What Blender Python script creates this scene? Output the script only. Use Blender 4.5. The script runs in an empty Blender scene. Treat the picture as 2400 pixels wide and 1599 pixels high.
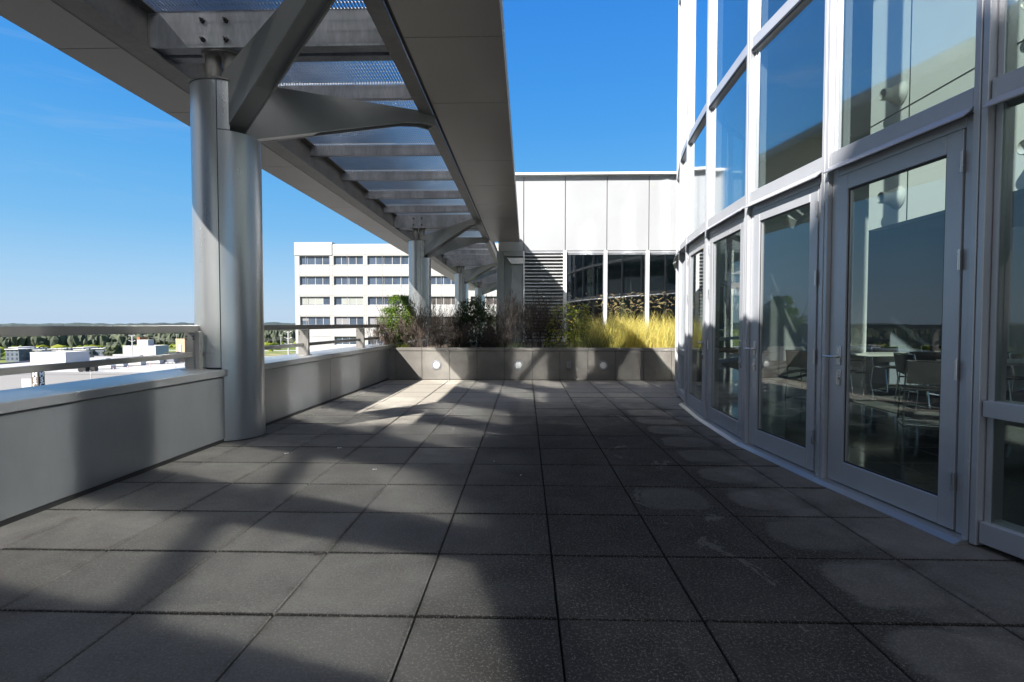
import bpy, bmesh, math, random
from mathutils import Vector, Matrix, noise
R = math.radians
scene = bpy.context.scene
COL = scene.collection

# ------------------------------------------------------------------ helpers
class MB:
    """collects shapes and links them as ONE mesh object"""
    def __init__(self, fr=None):
        self.v = []; self.f = []; self.s = []; self.fr = fr      # fr: optional point transform
    def add(self, vs, fs, smooth=False):
        b = len(self.v)
        for p in vs:
            self.v.append(tuple(self.fr(*p)) if self.fr else tuple(p))
        for f in fs:
            self.f.append(tuple(i + b for i in f)); self.s.append(smooth)
        return self
    def box(self, x0, x1, y0, y1, z0, z1):
        vs = [(x0,y0,z0),(x1,y0,z0),(x1,y1,z0),(x0,y1,z0),(x0,y0,z1),(x1,y0,z1),(x1,y1,z1),(x0,y1,z1)]
        return self.add(vs, [(3,2,1,0),(4,5,6,7),(0,1,5,4),(1,2,6,5),(2,3,7,6),(3,0,4,7)])
    def cbox(self, x0, x1, y0, y1, z0, z1, c):
        """box with chamfered edges"""
        bm = bmesh.new()
        bmesh.ops.create_cube(bm, size=1)
        for v in bm.verts:
            v.co = Vector(((x0+x1)/2 + v.co.x*(x1-x0), (y0+y1)/2 + v.co.y*(y1-y0), (z0+z1)/2 + v.co.z*(z1-z0)))
        bmesh.ops.bevel(bm, geom=bm.edges[:], offset=c, segments=1, affect='EDGES')
        bm.verts.index_update()
        self.add([tuple(v.co) for v in bm.verts], [tuple(v.index for v in f.verts) for f in bm.faces])
        bm.free(); return self
    def tube(self, pts, rads, n=8, caps=True, smooth=True):
        pts = [Vector(p) for p in pts]
        if not hasattr(rads, '__len__'): rads = [rads]*len(pts)
        vs = []; fs = []
        u = None
        for i, p in enumerate(pts):
            t = (pts[min(i+1, len(pts)-1)] - pts[max(i-1, 0)])
            if t.length < 1e-9: t = Vector((0,0,1))
            t.normalize()
            if u is None:
                a = Vector((0,0,1)) if abs(t.z) < .9 else Vector((1,0,0))
                u = t.cross(a).normalized()
            else:
                u = (u - t*u.dot(t))
                if u.length < 1e-6: u = t.orthogonal()
                u.normalize()
            w = t.cross(u)
            for k in range(n):
                a = 2*math.pi*k/n
                vs.append(p + (u*math.cos(a) + w*math.sin(a))*rads[i])
        for i in range(len(pts)-1):
            for k in range(n):
                a = i*n+k; b = i*n+(k+1) % n
                fs.append((a, b, b+n, a+n))
        self.add(vs, fs, smooth)
        if caps and n > 2:
            self.add(vs[:n], [tuple(reversed(range(n)))]); self.add(vs[-n:], [tuple(range(n))])
        return self
    def prism(self, poly, d0, d1, axis='y'):
        """extrude a 2-D polygon; axis y: poly=(x,z); axis x: poly=(y,z); axis z: poly=(x,y)"""
        def pt(a, b, d):
            return (a, d, b) if axis == 'y' else (d, a, b) if axis == 'x' else (a, b, d)
        n = len(poly)
        vs = [pt(a, b, d0) for a, b in poly] + [pt(a, b, d1) for a, b in poly]
        fs = [tuple(range(n)), tuple(range(2*n-1, n-1, -1))]
        for i in range(n):
            j = (i+1) % n
            fs.append((j, i, i+n, j+n))
        return self.add(vs, fs)
    def lathe(self, prof, c, axis, n=24, smooth=True):
        """prof: (radius, distance along axis)"""
        ax = Vector(axis).normalized(); u = ax.orthogonal().normalized(); w = ax.cross(u); c = Vector(c)
        vs = []; fs = []
        for r, d in prof:
            for k in range(n):
                a = 2*math.pi*k/n
                vs.append(c + ax*d + (u*math.cos(a)+w*math.sin(a))*r)
        for i in range(len(prof)-1):
            for k in range(n):
                a = i*n+k; b = i*n+(k+1) % n
                fs.append((a, b, b+n, a+n))
        return self.add(vs, fs, smooth)
    def arc(self, cx, cy, r, a0, a1, z0, z1, th=.012, n=24):
        """curved sheet (part of a cylinder) with thickness, angles in degrees"""
        vs = []; fs = []
        for k in range(n+1):
            a = R(a0 + (a1-a0)*k/n)
            for rr in (r, r-th):
                for z in (z0, z1):
                    vs.append((cx+rr*math.cos(a), cy+rr*math.sin(a), z))
        for k in range(n):
            o = 4*k; p = o+4
            fs += [(o, p, p+1, o+1), (p+2, o+2, o+3, p+3), (o+1, p+1, p+3, o+3), (p, o, o+2, p+2)]
        self.add(vs, fs, True)
        self.add(vs[:4], [(0,1,3,2)]); self.add(vs[-4:], [(2,3,1,0)])
        return self
    def build(self, name, mat, parent=None, fixn=True):
        me = bpy.data.meshes.new(name)
        me.from_pydata(self.v, [], self.f)
        me.polygons.foreach_set('use_smooth', self.s)
        if fixn:
            bm = bmesh.new(); bm.from_mesh(me)
            bmesh.ops.recalc_face_normals(bm, faces=bm.faces[:])
            bm.to_mesh(me); bm.free()
        me.materials.append(mat)
        me.update()
        if any(self.s):
            try: me.set_sharp_from_angle(angle=R(40))
            except Exception: pass
        o = bpy.data.objects.new(name, me); COL.objects.link(o)
        if parent is not None: o.parent = parent
        return o

def tag(o, label=None, cat=None, group=None, kind=None):
    if label: o['label'] = label
    if cat: o['category'] = cat
    if group: o['group'] = group
    if kind: o['kind'] = kind
    return o
def empty(name, loc=(0,0,0), rz=0):
    o = bpy.data.objects.new(name, None); COL.objects.link(o)
    o.location = loc; o.rotation_euler = (0,0,rz); o.empty_display_size = .3
    return o
def kids(o): return [c for c in bpy.data.objects if c.parent is o]
def copy_tree(o, parent=None):
    c = o.copy(); COL.objects.link(c)
    if parent is not None: c.parent = parent
    for ch in kids(o): copy_tree(ch, c)
    return c

# ------------------------------------------------------------------ materials
def nodes(name):
    m = bpy.data.materials.new(name); m.use_nodes = True
    nt = m.node_tree; nt.nodes.clear()
    out = nt.nodes.new('ShaderNodeOutputMaterial')
    return m, nt, out
def N(nt, typ, **kw):
    n = nt.nodes.new(typ)
    for k, v in kw.items():
        if k.startswith('i_'):
            key = k[2:]
            n.inputs[int(key) if key.isdigit() else key.replace('_', ' ')].default_value = v
        else: setattr(n, k, v)
    return n
def math_(nt, op, a, b=None, c=None, clamp=False):
    n = nt.nodes.new('ShaderNodeMath'); n.operation = op; n.use_clamp = clamp
    for i, x in enumerate((a, b, c)):
        if x is None: continue
        if isinstance(x, (int, float)): n.inputs[i].default_value = x
        else: nt.links.new(x, n.inputs[i])
    return n.outputs[0]
def smooth(nt, x, a, b):
    n = nt.nodes.new('ShaderNodeMapRange'); n.interpolation_type = 'SMOOTHSTEP'
    nt.links.new(x, n.inputs[0]); n.inputs[1].default_value = a; n.inputs[2].default_value = b
    return n.outputs[0]
def mixc(nt, fac, a, b, blend='MIX'):
    n = nt.nodes.new('ShaderNodeMix'); n.data_type = 'RGBA'; n.blend_type = blend
    for sock, x in ((n.inputs[0], fac), (n.inputs[6], a), (n.inputs[7], b)):
        if isinstance(x, (int, float)): sock.default_value = x
        elif isinstance(x, tuple): sock.default_value = (*x, 1) if len(x) == 3 else x
        else: nt.links.new(x, sock)
    return n.outputs[2]
def noise_(nt, vec, scale, detail=4, rough=.55, dist=0):
    n = N(nt, 'ShaderNodeTexNoise'); n.inputs['Scale'].default_value = scale
    n.inputs['Detail'].default_value = detail; n.inputs['Roughness'].default_value = rough
    n.inputs['Distortion'].default_value = dist
    nt.links.new(vec, n.inputs['Vector']); return n.outputs['Fac']
def scaled(nt, vec, s):
    n = N(nt, 'ShaderNodeMapping'); n.inputs['Scale'].default_value = s
    nt.links.new(vec, n.inputs['Vector']); return n.outputs[0]
def mat(name, col, rough=.5, metal=0., var=.12, vs=3., stretch=(1,1,1), col2=None, fine=0., fs=60., bump=0., spec=.5, trans=0.):
    """principled with a noise-driven tint between col*(1-var) and col (or col2), fine grain and a light bump"""
    m, nt, out = nodes(name)
    b = N(nt, 'ShaderNodeBsdfPrincipled')
    tc = N(nt, 'ShaderNodeTexCoord'); v = scaled(nt, tc.outputs['Object'], stretch)
    n1 = noise_(nt, v, vs, 5)
    c2 = col2 if col2 else tuple(c*(1-var*2) for c in col)
    c = mixc(nt, smooth(nt, n1, .3, .7), c2, col)
    if fine:
        n2 = noise_(nt, v, fs, 3, .7)
        c = mixc(nt, math_(nt, 'MULTIPLY', smooth(nt, n2, .35, .65), fine), c, tuple(x*.35 for x in col))
    nt.links.new(c, b.inputs['Base Color'])
    r = math_(nt, 'ADD', math_(nt, 'MULTIPLY', n1, .12), rough-.06)
    nt.links.new(r, b.inputs['Roughness'])
    b.inputs['Metallic'].default_value = metal
    b.inputs['Specular IOR Level'].default_value = spec
    if bump:
        bp = N(nt, 'ShaderNodeBump'); bp.inputs['Strength'].default_value = bump; bp.inputs['Distance'].default_value = .01
        nt.links.new(noise_(nt, v, fs, 3), bp.inputs['Height']); nt.links.new(bp.outputs[0], b.inputs['Normal'])
    last = b.outputs[0]
    if trans:
        t = N(nt, 'ShaderNodeBsdfTranslucent'); nt.links.new(c, t.inputs['Color'])
        mx = N(nt, 'ShaderNodeMixShader', i_0=trans)
        nt.links.new(last, mx.inputs[1]); nt.links.new(t.outputs[0], mx.inputs[2]); last = mx.outputs[0]
    nt.links.new(last, out.inputs[0])
    return m

def glass_mat(name, tint, base, k, rough=.0):
    """architectural glazing: clear body, mirror reflection rising with angle; only outer faces reflect"""
    m, nt, out = nodes(name)
    tr = N(nt, 'ShaderNodeBsdfTransparent'); tr.inputs[0].default_value = (*tint, 1)
    gl = N(nt, 'ShaderNodeBsdfGlossy'); gl.inputs['Roughness'].default_value = rough
    gl.inputs[0].default_value = (.93, .97, 1, 1)
    fr = N(nt, 'ShaderNodeFresnel'); fr.inputs[0].default_value = 1.5
    ge = N(nt, 'ShaderNodeNewGeometry')
    f = math_(nt, 'MULTIPLY_ADD', fr.outputs[0], k, base, clamp=True)
    f = math_(nt, 'MULTIPLY', f, math_(nt, 'SUBTRACT', 1.0, ge.outputs['Backfacing']))
    mx = N(nt, 'ShaderNodeMixShader')
    nt.links.new(f, mx.inputs[0]); nt.links.new(tr.outputs[0], mx.inputs[1]); nt.links.new(gl.outputs[0], mx.inputs[2])
    nt.links.new(mx.outputs[0], out.inputs[0])
    return m

M = {}
M['alum']   = mat('silver_panel', (.275,.287,.298), .38, .65, .07, 1.2, (1.5,1.5,.6), fine=.05, fs=7.)
M['cap']    = mat('coping_metal', (.37,.38,.385), .36, .65, .05, 1.2)
M['colsh']  = mat('column_cladding', (.46,.475,.49), .29, .82, .07, 1.4, (2,2,.35))
M['rail']   = mat('rail_metal', (.26,.25,.24), .36, .6, .08, 2.)
M['frame']  = mat('window_frame', (.42,.435,.475), .36, .4, .05, 1.5)
M['steel']  = mat('painted_steel', (.15,.147,.145), .5, .15, .14, 2., fine=.25, fs=14.)
M['galv']   = mat('galvanised_beam', (.235,.25,.28), .5, .35, .16, 6., (1,1,.25), fine=.3, fs=30.)
M['grate']  = mat('grating_steel', (.20,.21,.23), .4, .6, .1, 3.)
M['arm']    = mat('brace_paint', (.205,.21,.215), .42, .3, .08, 1.2)
M['dark']   = mat('dark_recess', (.03,.03,.032), .6, 0, .1, 3.)
M['soffit'] = mat('soffit_panel', (.225,.216,.208), .42, .3, .05, .7)
M['white']  = mat('white_panel', (.335,.35,.375), .38, .1, .03, .6, spec=.4)
M['whitetrim'] = mat('white_trim', (.8,.8,.8), .45, 0, .03, 2.)
M['louver'] = mat('louver_blade', (.55,.56,.58), .35, .5, .06, 3.)
M['planter'] = mat('planter_concrete', (.178,.167,.153), .85, 0, .08, 2.2, col2=(.122,.115,.107), fine=.35, fs=90., bump=.15, spec=.3)
M['soil']   = mat('soil', (.07,.05,.035), .95, 0, .3, 4., bump=.6, fs=25.)
M['chrome'] = mat('chrome', (.75,.76,.78), .12, 1., .03, 2.)
M['satin']  = mat('satin_steel', (.58,.59,.61), .28, .9, .05, 3.)
M['lens']   = mat('frosted_lens', (.52,.52,.50), .35, 0, .02, 4.)
M['rubber'] = mat('black_gasket', (.015,.015,.016), .5, 0, .1, 4.)
M['glass']  = glass_mat('facade_glass', (.78,.83,.815), .20, 2.2, .055)
M['dglass'] = glass_mat('door_glass', (.76,.80,.785), .03, 1.25)
M['wglass'] = glass_mat('dark_window_glass', (.42,.49,.46), .05, 1.5)
M['oglass'] = mat('office_window_glass', (.06,.085,.13), .06, .0, .25, .25, spec=.9)
M['itile']  = mat('interior_tile', (.018,.021,.022), .10, 0, .2, 1.5)
M['icarpet'] = mat('interior_carpet', (.10,.105,.10), .95, 0, .2, 30., fine=.6, fs=120.)
M['iwall']  = mat('interior_wall', (.68,.69,.69), .6, 0, .03, .8)
M['iceil']  = mat('interior_ceiling', (.55,.56,.56), .8, 0, .03, 1.)
M['iblue']  = mat('interior_grey_wall', (.19,.215,.25), .7, 0, .05, .7)
M['table']  = mat('table_laminate', (.62,.62,.58), .3, 0, .03, 2.)
M['mesh']   = mat('chair_mesh', (.022,.023,.025), .55, 0, .15, 9.)
# ------------------------------------------------------------------ terrace floor
PX, PY, PS = .1375, 3.416, .611
def paver_material():
    m, nt, out = nodes('concrete_paver')
    b = N(nt, 'ShaderNodeBsdfDiffuse')
    tc = N(nt, 'ShaderNodeTexCoord'); P = tc.outputs['Object']
    sx = N(nt, 'ShaderNodeSeparateXYZ'); nt.links.new(P, sx.inputs[0])
    X, Y = sx.outputs[0], sx.outputs[1]
    u = math_(nt, 'DIVIDE', math_(nt, 'SUBTRACT', X, PX), PS); v = math_(nt, 'DIVIDE', math_(nt, 'SUBTRACT', Y, PY), PS)
    iu, iv = math_(nt, 'FLOOR', u), math_(nt, 'FLOOR', v)
    fu, fv = math_(nt, 'SUBTRACT', u, iu), math_(nt, 'SUBTRACT', v, iv)
    cx = N(nt, 'ShaderNodeCombineXYZ'); nt.links.new(iu, cx.inputs[0]); nt.links.new(iv, cx.inputs[1])
    wn = N(nt, 'ShaderNodeTexWhiteNoise', noise_dimensions='2D'); nt.links.new(cx.outputs[0], wn.inputs['Vector'])
    rnd = wn.outputs['Value']
    big = noise_(nt, P, .9, 4, .6); mid = noise_(nt, P, 3.2, 5, .65, .4); fine = noise_(nt, P, 170., 2, .8); grit = noise_(nt, P, 85., 3, .75)
    # dry concrete
    dry = mixc(nt, smooth(nt, mid, .25, .75), (.130,.123,.113), (.192,.182,.167))
    dry = mixc(nt, math_(nt, 'MULTIPLY', rnd, .62), dry, (.098,.094,.088))
    # paler pavers towards the planter, colour lifted to brighten the sun patch there
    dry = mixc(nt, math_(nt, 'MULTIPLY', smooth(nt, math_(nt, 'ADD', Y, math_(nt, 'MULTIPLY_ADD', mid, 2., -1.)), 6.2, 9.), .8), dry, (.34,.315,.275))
    # dirt gathering along the joints
    ed = math_(nt, 'MINIMUM', math_(nt, 'MINIMUM', fu, math_(nt, 'SUBTRACT', 1., fu)), math_(nt, 'MINIMUM', fv, math_(nt, 'SUBTRACT', 1., fv)))
    edn = math_(nt, 'ADD', ed, math_(nt, 'MULTIPLY_ADD', mid, .16, -.08))
    dirt = math_(nt, 'SUBTRACT', 1., smooth(nt, edn, -.01, .05))
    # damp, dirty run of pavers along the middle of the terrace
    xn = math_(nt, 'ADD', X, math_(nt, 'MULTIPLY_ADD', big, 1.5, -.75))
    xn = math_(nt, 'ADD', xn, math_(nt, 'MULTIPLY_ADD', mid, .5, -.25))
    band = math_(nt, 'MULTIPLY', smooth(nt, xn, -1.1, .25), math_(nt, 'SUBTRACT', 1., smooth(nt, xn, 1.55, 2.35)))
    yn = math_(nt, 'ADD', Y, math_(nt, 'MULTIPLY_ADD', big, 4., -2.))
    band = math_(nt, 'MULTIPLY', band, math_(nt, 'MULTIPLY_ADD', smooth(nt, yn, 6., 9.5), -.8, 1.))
    # pavers drying from their middles beside the doors
    ex = math_(nt, 'ABSOLUTE', math_(nt, 'SUBTRACT', fu, .53)); ey = math_(nt, 'ABSOLUTE', math_(nt, 'SUBTRACT', fv, .56))
    rr = math_(nt, 'POWER', math_(nt, 'ADD', math_(nt, 'POWER', ex, 3.2), math_(nt, 'POWER', ey, 3.2)), 1/3.2)
    rr = math_(nt, 'ADD', rr, math_(nt, 'ADD', math_(nt, 'MULTIPLY_ADD', mid, .40, -.20), math_(nt, 'MULTIPLY_ADD', big, .5, -.25)))
    dp = math_(nt, 'SUBTRACT', 1., smooth(nt, rr, .33, .42))
    col_ok = math_(nt, 'MULTIPLY', smooth(nt, X, 1.30, 1.40), 1.)
    few = math_(nt, 'GREATER_THAN', rnd, .93)
    dp = math_(nt, 'MULTIPLY', dp, math_(nt, 'MAXIMUM', col_ok, math_(nt, 'MULTIPLY', few, .8)))
    # trickles that have dried pale
    sw = scaled(nt, P, (1.5, .75, 1)); tr = noise_(nt, sw, 2.1, 6, .62, 1.3)
    trick = math_(nt, 'MULTIPLY', smooth(nt, tr, .60, .625), math_(nt, 'MULTIPLY', smooth(nt, X, .55, .75), math_(nt, 'SUBTRACT', 1., smooth(nt, X, 1.25, 1.4))))
    trick = math_(nt, 'MULTIPLY', trick, .5)
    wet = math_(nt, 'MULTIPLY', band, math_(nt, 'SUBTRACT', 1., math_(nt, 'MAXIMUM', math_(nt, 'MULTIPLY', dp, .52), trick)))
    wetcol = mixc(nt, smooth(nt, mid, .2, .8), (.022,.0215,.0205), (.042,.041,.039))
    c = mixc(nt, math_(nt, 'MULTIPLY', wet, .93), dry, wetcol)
    c = mixc(nt, math_(nt, 'MULTIPLY', dirt, .45), c, (.045,.044,.040))
    ev = math_(nt, 'ADD', math_(nt, 'MINIMUM', fv, math_(nt, 'SUBTRACT', 1., fv)), math_(nt, 'MULTIPLY_ADD', grit, .02, -.01))
    c = mixc(nt, math_(nt, 'MULTIPLY', math_(nt, 'SUBTRACT', 1., smooth(nt, ev, .010, .022)), .8), c, (.012,.012,.011))
    # aggregate: pale and dark grains
    vo = N(nt, 'ShaderNodeTexVoronoi'); vo.inputs['Scale'].default_value = 120.; nt.links.new(P, vo.inputs['Vector'])
    vc = N(nt, 'ShaderNodeSeparateColor'); nt.links.new(vo.outputs['Color'], vc.inputs[0])
    grain = math_(nt, 'MULTIPLY', math_(nt, 'LESS_THAN', vo.outputs['Distance'], .30), math_(nt, 'GREATER_THAN', vc.outputs[0], .80))
    c = mixc(nt, math_(nt, 'MULTIPLY', grain, .30), c, (.36,.34,.31))
    c = mixc(nt, math_(nt, 'MULTIPLY', smooth(nt, fine, .45, .7), .6), c, (.05,.045,.04))
    c = mixc(nt, math_(nt, 'MULTIPLY', smooth(nt, grit, .50, .72), .42), c, (.27,.25,.22))
    nt.links.new(c, b.inputs['Color'])
    nt.links.new(b.outputs[0], out.inputs[0]); return m
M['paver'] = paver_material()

# plan of the curved glass front: points of the mullions, running away from the camera
FP = [(4.62,-2.95),(4.05,-1.78),(3.56,-.60),(3.15,.58),(2.82,1.79),(2.548,3.016),(2.392,4.244),(2.291,5.473),(2.352,6.865),(2.492,8.164),(2.64,9.045),(2.93,10.25),(3.30,11.44),(3.75,12.6),(4.28,13.72),(4.9,14.8),(5.6,15.9),(6.4,17.0),(7.3,18.0)]
def front_x(y):
    for (xa, ya), (xb, yb) in zip(FP, FP[1:]):
        if ya <= y <= yb: return xa + (xb-xa)*(y-ya)/(yb-ya)
    return FP[0][0] if y < FP[0][1] else FP[-1][0]
def par_x(y): return -3.275 + .0195*y            # inner face of the parapet

rng = random.Random(5)
b = MB()
for i in range(-8, 9):
    for j in range(-12, 14):
        x0 = PX + i*PS; y0 = PY + j*PS
        if y0 > 11.6 or x0+PS < par_x(y0)-.1: continue
        if x0 > max(front_x(y0), front_x(y0+PS)) + .05: continue
        g = .0042; dz = rng.uniform(-.0016, .0016); c = .004
        xa, xb, ya, yb = x0+g, x0+PS-g, y0+g, y0+PS-g
        t = [rng.uniform(-.0012, .0012) for _ in range(4)]
        o = [(xa,ya),(xb,ya),(xb,yb),(xa,yb)]; inn = [(xa+c,ya+c),(xb-c,ya+c),(xb-c,yb-c),(xa+c,yb-c)]
        vs = [(p[0],p[1],-.05) for p in o] + [(p[0],p[1],-c+dz) for p in o] + [(p[0],p[1],dz+t[k]) for k, p in enumerate(inn)]
        b.add(vs, [(8,9,10,11)] + [(k,(k+1)%4,4+(k+1)%4,4+k) for k in range(4)] + [(4+k,4+(k+1)%4,8+(k+1)%4,8+k) for k in range(4)])
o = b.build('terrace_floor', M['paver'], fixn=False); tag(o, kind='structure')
M['gap'] = mat('joint_grit', (.008,.008,.007), .95, 0, .3, 20.)
o = MB().box(-3.6, 4.6, -4.2, 12, -.30, -.03).build('terrace_slab', M['gap']); tag(o, kind='structure')

# ------------------------------------------------------------------ parapet with its coping
def pfr(x, y, z): return (x + par_x(y), y, z)     # x measured from the parapet's inner face
par = empty('parapet_wall', (-3.4, 5, 0)); tag(par, 'low parapet of silver metal panels with a flat coping, along the left edge of the terrace', 'parapet')
def P_(mb, name, m, par_=par):
    o = mb.build(name, m); o.parent = par_; o.matrix_parent_inverse = Matrix.Translation(-par_.location); return o
joints = [-6.5,-1.0,1.9,5.42,8.28,10.92,13.5,16.2,19.,22,26,31,36,44]
for y0, y1 in zip(joints, joints[1:]):
    n = max(1, int((y1-y0)/1.4))
    P_(MB(pfr).cbox(-.55, 0, y0+.004, y1-.004, .04, .695, .004), 'wall_panel', M['alum'])
    P_(MB(pfr).cbox(-.58, .03, y0+.003, y1-.003, .70, .77, .006), 'coping', M['cap'])
P_(MB(pfr).box(-.54, -.012, -6.5, 44, -.2, .74), 'backing_strip', M['rubber'])
P_(MB(pfr).box(-.60, -.585, -6.5, 44, .66, .755), 'drip_edge', M['cap'])

# ------------------------------------------------------------------ railing
ral = empty('guard_railing', (-3.45, 5, .77)); tag(ral, 'grey metal guard railing with two flat rails standing on the parapet coping', 'railing')
PYS = [.2+2.588*k for k in range(0, 14)]
PYS = [.2, 2.79, 5.36] + [7.96+2.59*k for k in range(12)]
for k, (y0, y1) in enumerate(zip([-5]+PYS, PYS+[42])):
    P_(MB(pfr).cbox(-.335, -.270, y0+.002, y1-.002, 1.160, 1.233, .004), 'top_rail', M['rail'], ral)
P_(MB(pfr).cbox(-.325, -.285, -5, 42, .903, .953, .003), 'lower_rail', M['rail'], ral)
for y in PYS:
    mb = MB(pfr); mb.cbox(-.365, -.245, y-.006, y+.012, .772, 1.158, .002)            # flat bracket plate
    mb.cbox(-.243, -.20, y-.02, y+.03, .772, 1.17, .003)                            # upright
    mb.cbox(-.385, -.18, y-.05, y+.06, .770, .780, .002)
    po = P_(mb, 'post', M['rail'], ral)
    if y < 14:
        for xx in (-.345, -.27):
            for zz in (1.09, 1.12):
                bo = MB(pfr).tube([(xx, y-.014, zz), (xx, y-.004, zz)], .007, 8).build('bolt', M['rubber']); bo.parent = po
o = None
# ------------------------------------------------------------------ canopy
can = empty('canopy', (-2.6, 10, 4.11)); tag(can, 'long steel canopy with panelled edges and open grating, running overhead along the terrace', 'canopy')
def C_(mb, name, m):
    o = mb.build(name, m); o.parent = can; o.matrix_parent_inverse = Matrix.Translation(-can.location); return o
CX, CY, BAY = -3.275, 5.75, 10.5
YA, YB = -9.5, 47.
ZS = 4.11
jl = [-9.5,-7.9,-6.3,-4.6,-2.95,-1.3,.35,2.0,3.75,5.45,7.1,9.58,11.25,12.92,14.65,16.37,18.1,19.8]
jl += [19.8+1.72*k for k in range(1, 16)]
for y0, y1 in zip(jl, jl[1:]):          # left (outer) soffit: box panels with a sloped outer lip
    C_(MB().prism([(-4.90,ZS+.02),(-4.885,ZS),(-4.215,ZS),(-4.215,ZS+.10),(-4.6,ZS+.17),(-4.90,ZS+.16)], y0+.005, y1-.005), 'soffit_panel', M['soffit'])
jr = [-9.5,-7.8,-6.1,-4.45,-2.8,-1.1,.5,2.1,3.7,5.33,6.9,9.33,10.98,12.68,14.34,16.18,17.9,18.5]
for y0, y1 in zip(jr, jr[1:]):
    C_(MB().prism([(-1.225,ZS),(-.235,ZS),(-.22,ZS+.02),(-.22,ZS+.16),(-.6,ZS+.17),(-1.225,ZS+.10)], y0+.005, y1-.005), 'soffit_panel', M['soffit'])
C_(MB().box(-.30,-.2205, YA, 18.495, ZS+.018, ZS+.155), 'edge_trim', M['dark'])
# edge beams: web, bottom flange, top flange
mb = MB(); mb.box(-4.06,-4.04, YA, YB, ZS+.022, 4.56); mb.box(-4.18,-3.92, YA, YB, ZS, ZS+.02); mb.box(-4.16,-3.94, YA, YB, 4.562, 4.58); C_(mb, 'edge_beam', M['steel'])
mb = MB(); mb.box(-1.375,-1.355, YA, YB, ZS+.022, 4.56); mb.box(-1.45,-1.28, YA, YB, ZS, ZS+.02); mb.box(-1.44,-1.29, YA, YB, 4.562, 4.58); C_(mb, 'edge_beam', M['steel'])
# twin seal strips in the slot beside the outer soffit
mb = MB(); mb.box(-4.209,-4.201, YA, YB, ZS-.004, ZS+.09); mb.box(-4.191,-4.183, YA, YB, ZS-.002, ZS+.09); C_(mb, 'slot_trim', M['rail'])
C_(MB().box(-4.212,-4.182, YA, YB, ZS+.02, ZS+.08), 'slot_trim', M['rubber'])
C_(MB().box(-1.284,-1.226, YA, 18.5, ZS+.05, ZS+.09), 'slot_trim', M['rubber'])
COLS = [CY + BAY*k for k in range(-1, 4)]
for yc in COLS:
    mb = MB()                                # main cross beam over each column: web plate and two flanges
    mb.box(-4.038,-1.377, yc-.125, yc-.10, 4.20, 4.575); mb.box(-4.038,-1.377, yc+.10, yc+.125, 4.20, 4.575)
    mb.box(-3.95,-1.41, yc-.16, yc-.02, 4.175, 4.199); mb.box(-3.95,-1.41, yc+.05, yc+.17, 4.175, 4.199)
    cb = C_(mb, 'cross_beam', M['galv'])
    for x in (-3.44, -3.19):
        for z in (4.27, 4.47):
            bb = MB(); bb.tube([(x, yc-.185, z), (x, yc-.12, z)], .012, 8); bb.tube([(x, yc-.155, z), (x, yc-.126, z)], .024, 6)
            bo = bb.build('bolt', M['rubber']); bo.parent = cb
    for d in (1.66, 4.12, 5.81, 7.5, 9.15):
        y = yc + d
        mb = MB(); mb.box(-4.038,-1.377, y-.03, y-.018, 4.39, 4.575); mb.box(-4.038,-1.377, y-.017, y+.06, 4.39, 4.402); mb.box(-4.038,-1.377, y-.017, y+.06, 4.563, 4.575)
        C_(mb, 'purlin', M['galv'])
        # packer cleats where purlins meet the edge beam
    mb = MB()
    for y in (yc-.115,): mb.box(-4.036,-4.02, y-.02, y-.012, 4.15, 4.55)
    C_(mb, 'weld_plate', M['rail'])
# grating: bearing bars along the canopy, cross rods
gx = [(-4.00,-3.44),(-3.40,-2.41),(-2.37,-1.385)]
for yc in COLS:
    ys = [yc-.05, yc+1.66, yc+4.12, yc+5.81, yc+7.5, yc+9.15, yc+BAY-.05]
    for ya, yb in zip(ys, ys[1:]):
        if ya > 47: continue
        for xa, xb in gx:
            mb = MB(); n = int((xb-xa)/.0365)
            for k in range(n+1):
                x = xa + (xb-xa)*k/n
                mb.box(x-.0026, x+.0026, ya+.012, yb-.012, 4.590, 4.6265)
            q = int((yb-ya)/.1)
            for k in range(q+1):
                y = ya + .016 + (yb-ya-.032)*k/q
                mb.box(xa, xb, y-.003, y+.003, 4.612, 4.621)
            mb.box(xa-.004, xa+.001, ya+.01, yb-.01, 4.59, 4.627); mb.box(xb-.001, xb+.004, ya+.01, yb-.01, 4.59, 4.627)
            o = mb.build('grating_panel', M['grate'], fixn=False); o.parent = can; o.matrix_parent_inverse = Matrix.Translation(-can.location)

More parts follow.
